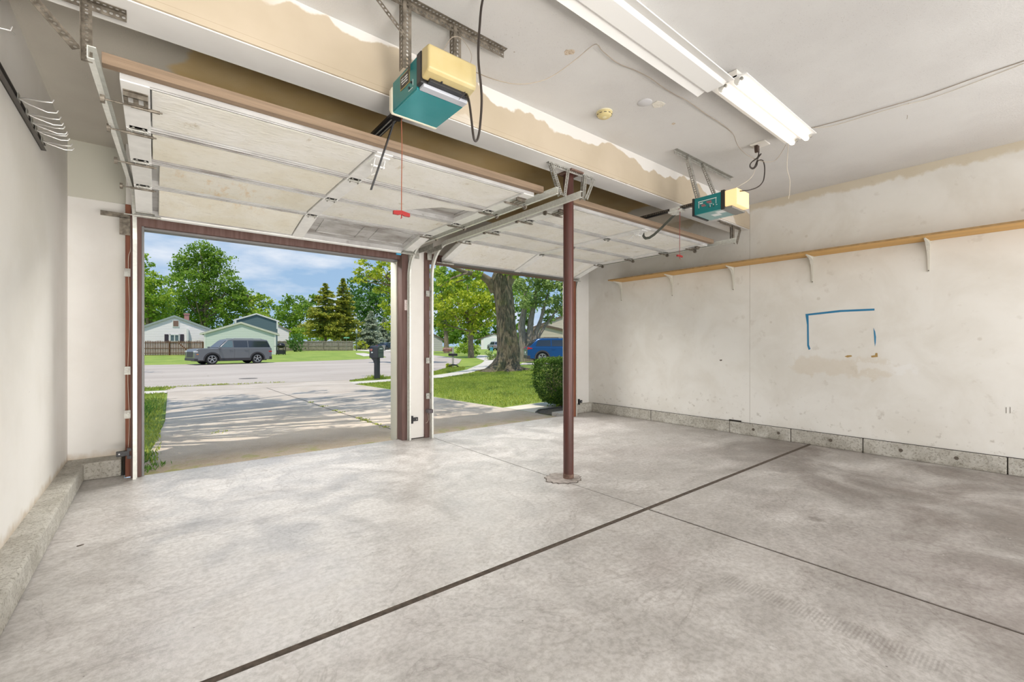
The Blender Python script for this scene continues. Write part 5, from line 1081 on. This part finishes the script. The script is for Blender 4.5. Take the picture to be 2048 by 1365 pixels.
bush('low green shrub left of the huge trunk', 985, 38, 704, 20, 'leaf_pale', .09)
bush('small shrub at the base of the brown mailbox post', 899, 28, 729, 16, 'leaf_yellow', .07)
bush('reddish-purple bush beside the far white house wall', 594, 74, 668, 18, 'leaf_dark', .16)
bush('bright weeds under the spruce by the lamp post', 722, 95, 683, 26, 'leaf_yellow', .18)

# ------------------------------------------------------------ mailboxes
def mailbox():
    b = gxy(753, 17.5); t = thing('mailbox', 'black plastic mailbox on a thick post at the end of the driveway', 'mailbox', b, rz=-1.30, sc=1.06, local=True)
    bp = mat('mailbox_black', (.035, .035, .04), .42); L_, W, H0, H1 = .50, .19, .80, 1.26
    pr = [(-W, H0), (W, H0), (W, H1-.13)]+[(W*math.cos(a), H1-.13+.13*math.sin(a)) for a in [math.pi*i/10 for i in range(1, 10)]]+[(-W, H1-.13)]
    m = M(); m.prism([(y*.72, z) for y, z in pr], -L_/2, L_/2, 'x'); m.obj('box', bp, t, bevel=.012)
    m = M(); m.prism([(y*.60, H0+.03+(z-H0)*.90) for y, z in pr], L_/2, L_/2+.012, 'x'); d = m.obj('door', mat('mailbox_panel', (.07, .095, .075), .4), t)
    m = M(); m.box((L_/2+.012, -.06, 1.13), (L_/2+.022, .06, 1.155)); m.obj('handle', MAT['print_white'], d)
    m = M(); m.box((L_/2+.012, -.115, .99), (L_/2+.016, .115, 1.005)); m.obj('seam', bp, d)
    m = M(); m.prism([(-.26, .80), (.12, .80), (.12, -.1), (-.06, -.1), (-.06, .58), (-.12, .70)], -.07, .07, 'y'); m.obj('post', bp, t, bevel=.01)
    m = M(); m.box((-.20, -.142, 1.10), (-.05, -.1375, 1.14)); m.box((-.19, -.142, 1.06), (-.08, -.1375, 1.09)); m.obj('sticker', mat('sticker_red', (.75, .25, .2), .5), t)
    m = M(); m.box((-.12, -.142, .98), (-.03, -.1375, 1.03)); m.obj('number_label', MAT['print_white'], t)
mailbox()
def mailbox2():
    b = gxy(906, 28); k = 28/FOC; t = thing('mailbox', 'weathered brown mailbox on a pale post beyond the middle pier', 'mailbox', b, rz=-YAW, local=True)
    m = M(); m.box((-.06, -.05, 0), (.05, .05, 1.30)); m.obj('post', mat('post_grey', (.40, .38, .34), .8), t)
    pr = [(-.13, 1.0), (.13, 1.0), (.13, 1.15)]+[(.13*math.cos(a), 1.15+.10*math.sin(a)) for a in [math.pi*i/8 for i in range(1, 8)]]+[(-.13, 1.15)]
    m = M(); m.prism(pr, -.62, -.07, 'x'); m.obj('box', mat('mailbox_brown', (.14, .07, .05), .5, var=(.3, .15, .1), scale=8), t, bevel=.01)
    m = M(); m.box((-.28, -.10, .72), (.28, .10, .88)); m.obj('newspaper_box', MAT['black_plastic'], t, bevel=.02)
    m = M(); m.tube([(-.25, -.2, .12), (0, -.25, .18), (.25, -.1, .14), (.35, 0, .02)], .05, 8); o = m.obj('base_wrap', MAT['rack_steel'], t)
mailbox2()

# ------------------------------------------------------------ cars
mat('tyre', (.018, .018, .018), .8); mat('car_glass', (.02, .03, .045), .06, spec=.9); mat('glass_clear', (.10, .16, .18), .06, spec=.9); mat('alloy', (.55, .55, .56), .3, .7); mat('cladding', (.045, .042, .045), .55); mat('lamp_red', (.45, .02, .02), .2); mat('lamp_clear', (.65, .66, .68), .15); mat('lamp_amber', (.65, .22, .05), .3)
def car(name, label, loc, rz, sc, paint, kind, group=None):
    """front towards +x, length 4.8"""
    t = thing(name, label, 'car', loc, group, rz, sc, True)
    pm = MAT[paint]; W = .93; wx = (1.40, -1.42); wr = .37; ar = .44
    if kind == 'boxy': hood, ws0, ws1, rt, r1, rb, tail, ht = 1.08, 1.05, .42, 1.73, -2.16, -2.36, -2.40, 1.09
    elif kind == 'wagon': hood, ws0, ws1, rt, r1, rb, tail, ht = .98, 1.05, .30, 1.62, -1.72, -2.28, -2.40, 1.02
    else: hood, ws0, ws1, rt, r1, rb, tail, ht = .92, 1.0, .25, 1.46, -1.15, -1.85, -2.35, 1.02
    def arch(cx): return [(cx-ar*math.cos(a), .32+ar*math.sin(a)) for a in [math.pi*i/12 for i in range(13)]]
    a1 = arch(wx[1]); a0 = arch(wx[0])
    low = [(tail, .42), (tail+.05, .30)]+[(wx[1]-ar, .28)]+a1+[(wx[1]+ar, .25), (wx[0]-ar, .25)]+a0+[(wx[0]+ar, .28), (2.33, .30), (2.40, .45), (2.38, hood-.18), (2.22, hood-.03), (1.9, hood), (ws0+.1, ht), (rb+.0, ht+.03), (tail, ht-.06), (tail-.0, .7)]
    m = M(); m.prism(low, -W, W, 'y'); body = m.obj('body', pm, t, bevel=.07, seg=3, smooth=True)
    # greenhouse
    A = [(ws0, ht-.02), (ws1, rt-.05), (ws1-.25, rt), (r1+.3, rt+.0), (r1, rt-.06), (rb, ht-.0)]
    n = len(A); vs = []
    for s in (-1, 1):
        for x, z in A: vs.append((x, s*(W-.03-(z-ht)*.28), z))
    m = M(); m.add(vs, [tuple(range(n))[::-1], tuple(range(n, 2*n))]+[(i, (i+1)%n, n+(i+1)%n, n+i) for i in range(n)]); cab = m.obj('cabin', pm, t, bevel=.05, seg=3, smooth=True)
    def side(poly, mt, s, off=.006, nm='side_window', par=None):
        m = M(); vs = [(x, s*(W-.03-(z-ht)*.28+off), z) for x, z in poly]; vs += [(x, s*(W-.03-(z-ht)*.28-.01), z) for x, z in poly]; k = len(poly)
        m.add(vs, [tuple(range(k)), tuple(range(k, 2*k))[::-1]]+[(i, (i+1)%k, k+(i+1)%k, k+i) for i in range(k)]); return m.obj(nm, MAT[mt], par or cab)
    zt, zb = rt-.12, ht+.07
    cols = [ws0-.18, .12, -.82, r1-.02] if kind != 'sedan' else [ws0-.18, .05, -.80, r1+.12]
    for s in (-1, 1):
        f = (ws1-ws0)/(rt-ht)
        side([(cols[0]-.02, zb), (cols[1]+.03, zb), (cols[1]+.03, zt), (ws0+f*(zt-ht)-.13, zt)], 'glass_clear', s)
        side([(cols[1]-.03, zb), (cols[2]+.03, zb), (cols[2]+.03, zt), (cols[1]-.03, zt)], 'car_glass', s)
        side([(cols[2]-.03, zb), (cols[3]-.12+(.0), zb), (cols[3]+.05, zt-.02), (cols[2]-.03, zt)], 'car_glass', s)
        m = M(); m.box((.92, s*(W+.01), ht-.03), (1.05, s*(W+.19), ht+.11)); m.obj('mirror', pm, t, bevel=.03)
        for x in (.18, -.78):
            m = M(); m.box((x, s*(W+.0), ht-.14), (x+.20, s*(W+.03), ht-.105)); m.obj('door_handle', pm, t, bevel=.008)
        m = M()
        for x in (.95, .06, -.86): m.box((x, s*(W-.004), .42), (x+.008, s*(W+.002), ht-.04))
        m.obj('door_gap', MAT['black_plastic'], t)
        # cladding
        m = M(); m.box((wx[1]+ar, s*(W-.01), .25), (wx[0]-ar, s*(W+.015), .42)); m.obj('sill_cladding', MAT['cladding'], t, bevel=.01)
        for cx in wx:
            m = M(); k = 14; vs = []
            for i in range(k+1):
                a = math.pi*i/k
                for r in (ar-.02, ar+.075): vs += [(cx+r*math.cos(a), s*(W+.018), .32+r*math.sin(a)), (cx+r*math.cos(a), s*(W-.05), .32+r*math.sin(a))]
            fs = []
            for i in range(k):
                o = i*4; q = o+4; fs += [(o, q, q+2, o+2), (o+1, o+3, q+3, q+1), (o+2, q+2, q+3, o+3), (o, o+1, q+1, q)]
            m.add(vs, fs); m.obj('arch_cladding', MAT['cladding'] if kind != 'sedan' else pm, t)
        m = M(); m.tube([(ws1-.3, s*.66, rt-.0), (ws1-.38, s*.66, rt+.05), (r1+.45, s*.66, rt+.05), (r1+.35, s*.66, rt)], .018, 6)
        if kind != 'sedan': m.obj('roof_rail', MAT['cladding'] if kind != 'boxy' else MAT['alloy'], t)
        m = M(); m.box((2.20, s*(W-.30), hood-.26), (2.395, s*(W+.004), hood-.16)); m.obj('headlight', MAT['lamp_clear'], t, bevel=.02)
        m = M(); m.box((2.16, s*(W-.10), .66), (2.30, s*(W+.006), .73)); m.obj('marker_lamp', MAT['lamp_amber'], t, bevel=.02)
        if kind == 'wagon': m = M(); m.prism([(tail-.01, .86), (tail+.36, .93), (tail+.30, .99), (tail+.02, 1.04)], s*(W-.28), s*(W+.008), 'y'); m.obj('tail_lamp', MAT['lamp_red'], t, bevel=.02)
        else: m = M(); m.box((tail-.01, s*(W-.35), .80), (tail+.22, s*(W+.006), .90)); m.obj('tail_lamp', MAT['lamp_red'], t, bevel=.02)
    # windscreen and rear window
    for (x0, z0, x1, z1, nm, o) in ((ws0, ht-.02, ws1, rt-.05, 'windscreen', 1), (r1, rt-.06, rb, ht, 'rear_window', -1)):
        lo, hi = (.12, .88); p = [(x0+(x1-x0)*f, z0+(z1-z0)*f) for f in (lo, hi)]; m = M(); vs = []
        for x, z in p:
            w = W-.03-(z-ht)*.28-.08; vs += [(x+o*.012, -w, z+.012), (x+o*.012, w, z+.012)]
        m.add(vs, [(0, 1, 3, 2)]); m.obj(nm, MAT['car_glass'], cab, solid=.01)
    m = M(); m.box((2.36, -.55, .50), (2.41, .55, hood-.22)); m.obj('grille', MAT['cladding'], t, bevel=.02)
    m = M(); m.box((2.20, -W-.005, .27), (2.42, W+.005, .44)); m.box((tail-.02, -W-.005, .27), (tail+.20, W+.005, .50)); m.obj('bumper_cladding', MAT['cladding'] if kind != 'sedan' else pm, t, bevel=.03)
    m = M(); m.box((tail-.025, -.26, .62), (tail-.012, .26, .76)); m.obj('licence_plate', MAT['print_white'], t)
    m = M(); m.box((-2.1, -.8, .22), (2.1, .8, .5)); m.obj('underbody', MAT['black_plastic'], t)
    for cx in wx:
        for s in (-1, 1):
            m = M(); m.lathe([(wr*.62, -.11), (wr*.94, -.11), (wr, -.07), (wr, .07), (wr*.94, .11), (wr*.66, .11), (wr*.62, .06)], (cx, s*(W-.13), .36), 28, 'y'); w = m.obj('wheel', MAT['tyre'], t, smooth=True)
            m = M(); yo = s*(W-.13)+s*.085
            for i in range(5):
                a = 2*math.pi*i/5+.3
                for da in (-.16, .16): m.bar((cx+.05*math.cos(a), yo, .36+.05*math.sin(a)), (cx+wr*.64*math.cos(a+da), yo+s*.01, .36+wr*.64*math.sin(a+da)), .025, .05, (0, 1, 0))
            m.lathe([(.055, -.02), (.055, .02)], (cx, yo, .36), 12, 'y'); k = 28; 
            vs = []
            for i in range(k):
                a = 2*math.pi*i/k
                for r in (wr*.61, wr*.68): vs += [(cx+r*math.cos(a), yo+s*.03, .36+r*math.sin(a)), (cx+r*math.cos(a), yo-s*.03, .36+r*math.sin(a))]
            m.add(vs, [f for i in range(k) for f in ((i*4, ((i+1)%k)*4, ((i+1)%k)*4+2, i*4+2), (i*4, i*4+1, ((i+1)%k)*4+1, ((i+1)%k)*4))]); m.obj('rim', MAT['alloy'], w)
    return t
mat('paint_grey', (.20, .205, .215), .3, .4); mat('paint_blue', (.010, .075, .23), .18, .35); mat('paint_navy', (.05, .08, .13), .25, .4); mat('paint_silver', (.42, .46, .52), .25, .5); mat('paint_van', (.30, .31, .36), .3, .3)
# grey SUV across the street, nose to the left
fx, fy, rx, ry = 3.15, 38.05, 6.10, 38.75
sc = math.hypot(rx-fx, ry-fy)/2.82; a = math.atan2(fy-ry, fx-rx); nx, ny = -math.sin(a), math.cos(a)
cx, cy = (fx+rx)/2, (fy+ry)/2
cx += -(.93*sc)*nx; cy += -(.93*sc)*ny
if cy < 38.4: cx += 2*(.93*sc)*nx; cy += 2*(.93*sc)*ny
car('suv', 'grey boxy SUV parked across the street, nose pointing left', (cx, cy, HT(cx, cy-.9)+.012), a, sc, 'paint_grey', 'boxy')
p = gxy(1110, 29.2); car('station_wagon', 'bright blue wagon parked behind the huge trunk, tail to the left', (p.x+.75, p.y+.2, p.z+.0), -YAW+.10, 1.0, 'paint_blue', 'wagon')
p = gxy(773, 96); car('sedan', 'dark blue sedan before the far white garage, seen from behind', (p.x, p.y, p.z), math.pi/2-YAW-.25, 1.08, 'paint_navy', 'sedan')
p = gxy(799, 94); car('sedan', 'silver car at the far garage, partly hidden by the door jamb', (p.x, p.y, p.z), math.pi/2-YAW-.1, 1.08, 'paint_silver', 'sedan')
p = gxy(990, 88); car('minivan', 'silver van parked before the white garage left of the huge trunk', (p.x, p.y, p.z), math.pi/2-YAW+.35, 1.0, 'paint_van', 'boxy')

# ------------------------------------------------------------ houses
def siding(name, a, b, pitch=.2):
    s = NT(name, .6); w = s.math('FRACT', s.math('MULTIPLY', s.Z, 1/pitch)); c = s.mix(s.ramp(w, .02, .16), b, a); s.col(c); s.bump(s.math('MULTIPLY', w, -1), .8, .03)
siding('siding_white', (.84, .79, .79), (.34, .33, .34)); siding('siding_green', (.56, .62, .56), (.38, .44, .40)); siding('siding_slate', (.085, .14, .16), (.05, .09, .11)); siding('siding_beige', (.50, .44, .36), (.40, .35, .28), .3); siding('siding_grey', (.45, .44, .43), (.33, .32, .31), .4)
mat('roof_shingle', (.38, .31, .27), .9, var=(.30, .25, .22), scale=30, bump=.5); mat('roof_grey', (.26, .28, .28), .9, var=(.20, .21, .21), scale=20); mat('trim_white', (.75, .75, .73), .5); mat('trim_grey', (.33, .38, .37), .6); mat('trim_brown', (.12, .085, .06), .7)
mat('shutter_plum', (.045, .030, .045), .6); mat('brick_red', (.42, .20, .17), .85, var=(.50, .28, .24), scale=30); mat('window_glass', (.12, .17, .18), .12); mat('garage_white', (.80, .80, .82), .5)
def house(label, ul, ur, T, ve, vr, wallm, roofm, trimm, yaw=0, depth=9, ridge_u=None, over=.4, base=None, name='house', vb=None):
    """gable end facing the camera between photo columns ul and ur at depth T, eaves at row ve, ridge at row vr"""
    cr = gxy(ur, T); dep = Vector((cr.x, cr.y, 0)).normalized() if ur < 1024 else Vector((gxy(ul, T).x, gxy(ul, T).y, 0)).normalized()
    fc = Vector((dep.y, -dep.x, 0)); anchor = cr if ur < 1024 else gxy(ul, T)
    def hit(u):
        d = pix(u, HOR, T=1); s_ = dep.dot(Vector((anchor.x, anchor.y, 0)))/dep.dot(Vector((d.x, d.y, 0))); return s_, Vector((d.x*s_, d.y*s_, 0))
    tl, pl = hit(ul); tr_, pr_ = hit(ur); W = (pr_-pl).length; mid = (pl+pr_)/2; b = Vector((mid.x, mid.y, HT(mid.x, mid.y)))
    L = lambda u, v: ((hit(u)[1]-mid).dot(fc), HC+(HOR-v)*hit(u)[0]/FOC-b.z)
    he = L(ur if ur < 1024 else ul, ve)[1]; rx, hr = L(ridge_u or (ul+ur)/2, vr)
    t = thing(name, label, 'house', b, rz=math.atan2(fc.y, fc.x), local=True)
    m = M(); m.prism([(-W/2, -.4), (W/2, -.4), (W/2, he), (rx, hr), (-W/2, he)], 0, depth, 'y'); m.obj('walls', MAT[wallm], t)
    sl = (hr-he)/(rx+W/2); sr = (hr-he)/(W/2-rx)
    m = M(); e = over
    m.prism([(-W/2-e, he-sl*e+.03), (rx, hr+.03), (rx, hr+.20), (-W/2-e, he-sl*e+.20)], -.10, depth+e, 'y'); m.prism([(W/2+e, he-sr*e+.03), (rx, hr+.03), (rx, hr+.20), (W/2+e, he-sr*e+.20)], -.10, depth+e, 'y'); r = m.obj('roof', MAT[roofm], t)
    m = M()
    m.prism([(-W/2-e, he-sl*e-.04), (rx, hr-.04), (rx, hr+.18), (-W/2-e, he-sl*e+.18)], -.14, -.10, 'y'); m.prism([(W/2+e, he-sr*e-.04), (rx, hr-.04), (rx, hr+.18), (W/2+e, he-sr*e+.18)], -.14, -.10, 'y'); m.obj('bargeboard', MAT[trimm], t)
    return t, L, he, hr, W
t, L, he, hr, W = house('white clapboard house with plum shutters behind the brown fence', 255, 441, 57, 668, 634, 'siding_white', 'roof_shingle', 'trim_grey', depth=6, ridge_u=349, over=.35)
x0, z0 = L(332, 683); x1, z1 = L(364, 667)
m = M(); a0, c0 = L(339, 684); a1, c1 = L(359.5, 669)
m.box((a0, -.08, c0), (a1, 0, c0+.1)); m.box((a0, -.08, c1-.12), (a1, 0, c1)); m.box((a0, -.08, c0), (a0+.12, 0, c1)); m.box((a1-.12, -.08, c0), (a1, 0, c1)); m.box(((a0+a1)/2-.05, -.07, c0), ((a0+a1)/2+.05, 0, c1)); f = m.obj('window_frame', MAT['trim_white'], t)
m = M(); m.box((a0+.1, -.03, c0+.1), (a1-.1, -.005, c1-.1)); m.obj('pane', MAT['window_glass'], f)
for u0, u1 in ((329, 337), (360.5, 368)):
    p0, q0 = L(u0, 684); p1, q1 = L(u1, 669); m = M(); m.box((p0, -.06, q0), (p1, 0, q1)); m.obj('shutter', MAT['shutter_plum'], t, bevel=.02)
p0, q0 = L(346.5, 653); p1, q1 = L(357, 642); m = M(); m.box((p0, -.06, q0), (p1, 0, q1)); v = m.obj('gable_vent', mat('vent_brown', (.24, .14, .11), .8), t)
m = M(); m.box((p0-.08, -.05, q0-.08), (p1+.08, -.001, q1+.08)); m.obj('vent_trim', MAT['trim_white'], v)
p0, q0 = L(365, 645); p1, q1 = L(375, 625); m = M(); m.box((p0, 3.0, q0-.6), (p1, 3.9, q1)); m.box((p0-.06, 2.94, q1-.12), (p1+.06, 3.96, q1+.02)); m.obj('chimney', MAT['brick_red'], t)
p0, q0 = L(373.5, 684); p1, q1 = L(377.5, 658); m = M(); m.box((p0, -.35, q0-1), (p1, -.05, q1)); m.obj('corner_post', MAT['trim_white'], t)
# low shingled wing joining the two
t, L, he, hr, W = house('low wing with a pinkish shingle roof between the white house and the green garage', 425, 552, 66, 668, 650, 'siding_white', 'roof_shingle', 'trim_grey', depth=3, over=.3)
t, L, he, hr, W = house('pale green garage with horizontal siding behind the grey SUV', 409, 551, 55, 669, 647, 'siding_green', 'roof_grey', 'cream_trim', depth=6, ridge_u=482, over=.45, name='detached_garage')
m = M(); m.box((-W/2-.03, -.03, -.3), (-W/2+.12, 0, he)); m.box((W/2-.12, -.03, -.3), (W/2+.03, 0, he)); m.obj('corner_trim', MAT['trim_white'], t)
t, L, he, hr, W = house('blue-grey gabled upper storey rising behind the green garage roof', 471, 555, 74, 643, 629, 'siding_slate', 'roof_shingle', 'trim_white', depth=5, over=.3)
p0, q0 = L(470, 640); m = M(); m.box((-W/2-.1, -.4, he-1.3), (-W/2+.15, -.28, he)); m.box((W/2-.15, -.4, he-1.3), (W/2+.1, -.28, he)); m.obj('corner_trim', MAT['trim_white'], t)
p0, q0 = L(483, 640); p1, q1 = L(490, 630); m = M(); m.box((p0, 4, q0), (p1, 4.8, q1)); m.obj('chimney', MAT['trim_brown'], t)
t, L, he, hr, W = house('white house end with a brown eave right of the green garage', 530, 578, 86, 662, 646, 'siding_white', 'trim_brown', 'roof_shingle', depth=5, over=.4, ridge_u=545)
t, L, he, hr, W = house('distant house with a big white garage door beyond the mailbox', 757, 812, 120, 679, 667, 'siding_beige', 'trim_brown', 'trim_brown', depth=10, over=.6)
p0, q0 = L(766, 697); p1, q1 = L(801, 681); m = M(); m.box((p0, -.06, -.2), (p1, 0, q1)); m.obj('garage_door', MAT['garage_white'], t)
m = M(); m.box((p0-.3, -.05, q1), (p1+.3, 0, he+.2)); m.obj('pale_gable', MAT['trim_white'], t)
t, L, he, hr, W = house('grey stone-coloured house beside the middle pier, far down the street', 845, 885, 78, 680, 669, 'siding_grey', 'roof_grey', 'trim_brown', depth=10, over=.3)
t, L, he, hr, W = house('house with a white garage door seen past the maple trunk', 962, 1015, 105, 678, 668, 'siding_white', 'roof_shingle', 'trim_brown', depth=10, over=.8)
p0, q0 = L(967, 697); p1, q1 = L(1010, 676); m = M(); m.box((p0, -.06, -.2), (p1, 0, q1)); m.obj('garage_door', MAT['garage_white'], t)
t, L, he, hr, W = house('beige house with a dark-edged gable behind the blue car', 1058, 1150, 44, 668, 653, 'siding_beige', 'roof_grey', 'trim_brown', depth=10, over=.5, ridge_u=1088)
t, L, he, hr, W = house('house with a pale shingle roof rising behind the beige gable', 1070, 1190, 62, 655, 632, 'siding_beige', mat('roof_pale', (.55, .50, .47), .9).name, 'trim_brown', depth=10, over=.5)

# ------------------------------------------------------------ fences, street things
def fence(label, u0, u1, T0, T1, vt, mt, gapped, n, pname='picket', top=None):
    a = gxy(u0, T0); b = gxy(u1, T1); h = (HC+(HOR-vt)*T0/FOC)-a.z; t = thing('wooden_fence', label, 'fence', a); d = b-a; L_ = d.length
    nx = Vector((d.y, -d.x, 0)).normalized()
    m = M()
    for i in range(n):
        f0 = (i+.0)/n; f1 = (i+(.62 if gapped else .93))/n; p = a+d*f0; q = a+d*f1; hh = h*(1+.02*math.sin(i*7.3))
        o = nx*(.02 if i % 2 and not gapped else 0)
        v = [p+o, q+o, q+o+nx*.03, p+o+nx*.03]; zt = hh
        vs = [(w.x, w.y, w.z-.05) for w in v]+[(w.x, w.y, w.z+zt) for w in v]; mid = (p+q)/2+o
        m.add(vs, [(3,2,1,0),(0,1,5,4),(1,2,6,5),(2,3,7,6),(3,0,4,7),(4,5,6,7)])
        if gapped: m.add([(v[0].x, v[0].y, v[0].z+zt), (v[1].x, v[1].y, v[1].z+zt), (mid.x, mid.y, mid.z+zt+.12), (v[3].x, v[3].y, v[3].z+zt), (v[2].x, v[2].y, v[2].z+zt)], [(0, 1, 2), (4, 3, 2)])
    pk = m.obj('pickets', MAT[mt], t); 
    m = M()
    for z in (.25, h*.5, h*.9): m.bar(a+nx*.06+Vector((0, 0, z)), b+nx*.06+Vector((0, 0, z)), .05, .09)
    m.obj('rails', MAT[mt], t)
    k = max(2, int(L_/2.4))
    for i in range(k+1):
        p = a+d*(i/k)+nx*.12; m = M(); m.box((p.x-.06, p.y-.06, p.z-.1), (p.x+.06, p.y+.06, p.z+h*.98)); m.obj('fence_post', MAT[mt], t)
    return t
mat('fence_brown', (.115, .055, .03), .85, var=(.17, .085, .05), scale=5); mat('fence_grey', (.22, .19, .155), .9, var=(.32, .29, .24), scale=4)
fence('brown picket fence in front of the white house', 270, 407, 50.5, 52.5, 683.5, 'fence_brown', True, 42)
fence('long weathered grey board fence right of the green garage', 556, 706, 82, 84, 682.5, 'fence_grey', False, 95)
def gate_brace():
    p = [pix(u, v, T=50.9) for u, v in ((357, 686), (380, 707))]; m = M(); m.bar(p[0], p[1], .05, .12); m.bar(pix(354, 684, T=50.9), pix(354, 708, T=50.9), .06, .10); m.bar(pix(382, 684, T=50.9), pix(382, 708, T=50.9), .06, .10); tag(m.obj('fence_gate_frame', MAT['fence_brown']), 'dark braced gate frame in the brown picket fence', 'gate')
gate_brace()
def grill():
    b = gxy(562, 53); t = thing('barbecue_grill', 'black barbecue grill on the lawn beside the green garage', 'grill', b, rz=-YAW, local=True); bk = MAT['black_metal']
    m = M(); m.lathe([(.02, 1.42), (.25, 1.38), (.42, 1.25), (.46, 1.1)], (0, 0, 0), 20); m.obj('lid', bk, t, smooth=True)
    m = M(); m.lathe([(.46, 1.09), (.42, .95), (.25, .84), (.05, .82)], (0, 0, 0), 20); m.obj('bowl', bk, t, smooth=True)
    m = M(); m.box((-.75, -.22, 1.0), (-.42, .22, 1.04)); m.box((.42, -.22, 1.0), (.75, .22, 1.04)); m.obj('side_tray', bk, t)
    m = M(); m.box((-.42, -.3, .1), (.42, .3, .55)); m.obj('cabinet', MAT['black_plastic'], t)
    for x in (-.4, .4):
        for y in (-.25, .25): m = M(); m.box((x-.03, y-.03, 0), (x+.03, y+.03, .95)); m.obj('leg', bk, t)
grill()
def lamp_post():
    b = gxy(713, 82); t = thing('street_lamp', 'thin dark lamp post beside the grey spruce', 'street lamp', b); k = 82/FOC; h = HC+(HOR-668)*k-b.z
    gp = mat('lamp_green', (.06, .09, .07), .5); m = M(); m.tube([b, b+Vector((0, 0, h))], [.09, .06], 8); m.obj('pole', gp, t)
    m = M(); m.lathe([(.08, h), (.20, h+.2), (.22, h+.6), (.10, h+.8), (.03, h+.95)], b, 10); m.obj('lantern', mat('lamp_glass', (.45, .5, .5), .2), t)
lamp_post()
def street_sign():
    b = gxy(693, 80); t = thing('street_sign', 'small green street name sign on a thin pole by the pines', 'street sign', b, rz=-YAW, local=True); k = 80/FOC; z = HC+(HOR-676)*k-b.z
    m = M(); m.cyl((0, 0, 0), (0, 0, z), .035, 8); m.obj('pole', mat('sign_pole', (.25, .27, .25), .5), t)
    m = M(); m.box((-.52, -.01, z-.12), (.52, .01, z+.12)); s = m.obj('sign_plate', mat('sign_green', (.03, .33, .19), .4), t)
    m = M(); x = -.42
    for w in (.10, .07, .09, .06, .10, .07, .09, .08): m.box((x, -.014, z-.05), (x+w*.7, -.011, z+.05)); x += w+.02
    m.obj('lettering', MAT['print_white'], s)
street_sign()
def bin_(label, u, T, h, col, rz=0):
    b = gxy(u, T); t = thing('wheelie_bin', label, 'bin', b, rz=-YAW+rz, local=True); c = mat(col[0], col[1], .5)
    m = M(); w, w2 = h*.24, h*.30; m.add([(-w, -w, .05), (w, -w, .05), (w, w, .05), (-w, w, .05), (-w2, -w2, h*.9), (w2, -w2, h*.9), (w2, w2, h*.9), (-w2, w2, h*.9)], [(3,2,1,0),(4,5,6,7),(0,1,5,4),(1,2,6,5),(2,3,7,6),(3,0,4,7)]); m.obj('tub', c, t)
    m = M(); m.box((-w2-.03, -w2-.04, h*.9), (w2+.03, w2+.04, h*.96)); m.box((-w2, w2, h*.92), (w2, w2+.1, h)); m.obj('lid', c, t, bevel=.02)
    m = M(); m.cyl((-w-.04, w, .12), (w+.04, w, .12), .12, 12); m.obj('wheels', MAT['tyre'], t)
bin_('bright blue bin by the far driveway next to the door jamb', 795, 84, 1.15, ('bin_blue', (.02, .12, .50)))
bin_('grey bin behind the black mailbox at the far driveway', 767, 84, 1.0, ('bin_grey', (.30, .31, .28)))
bin_('small light blue bin near the silver van', 983, 66, .75, ('bin_cyan', (.08, .38, .62)))
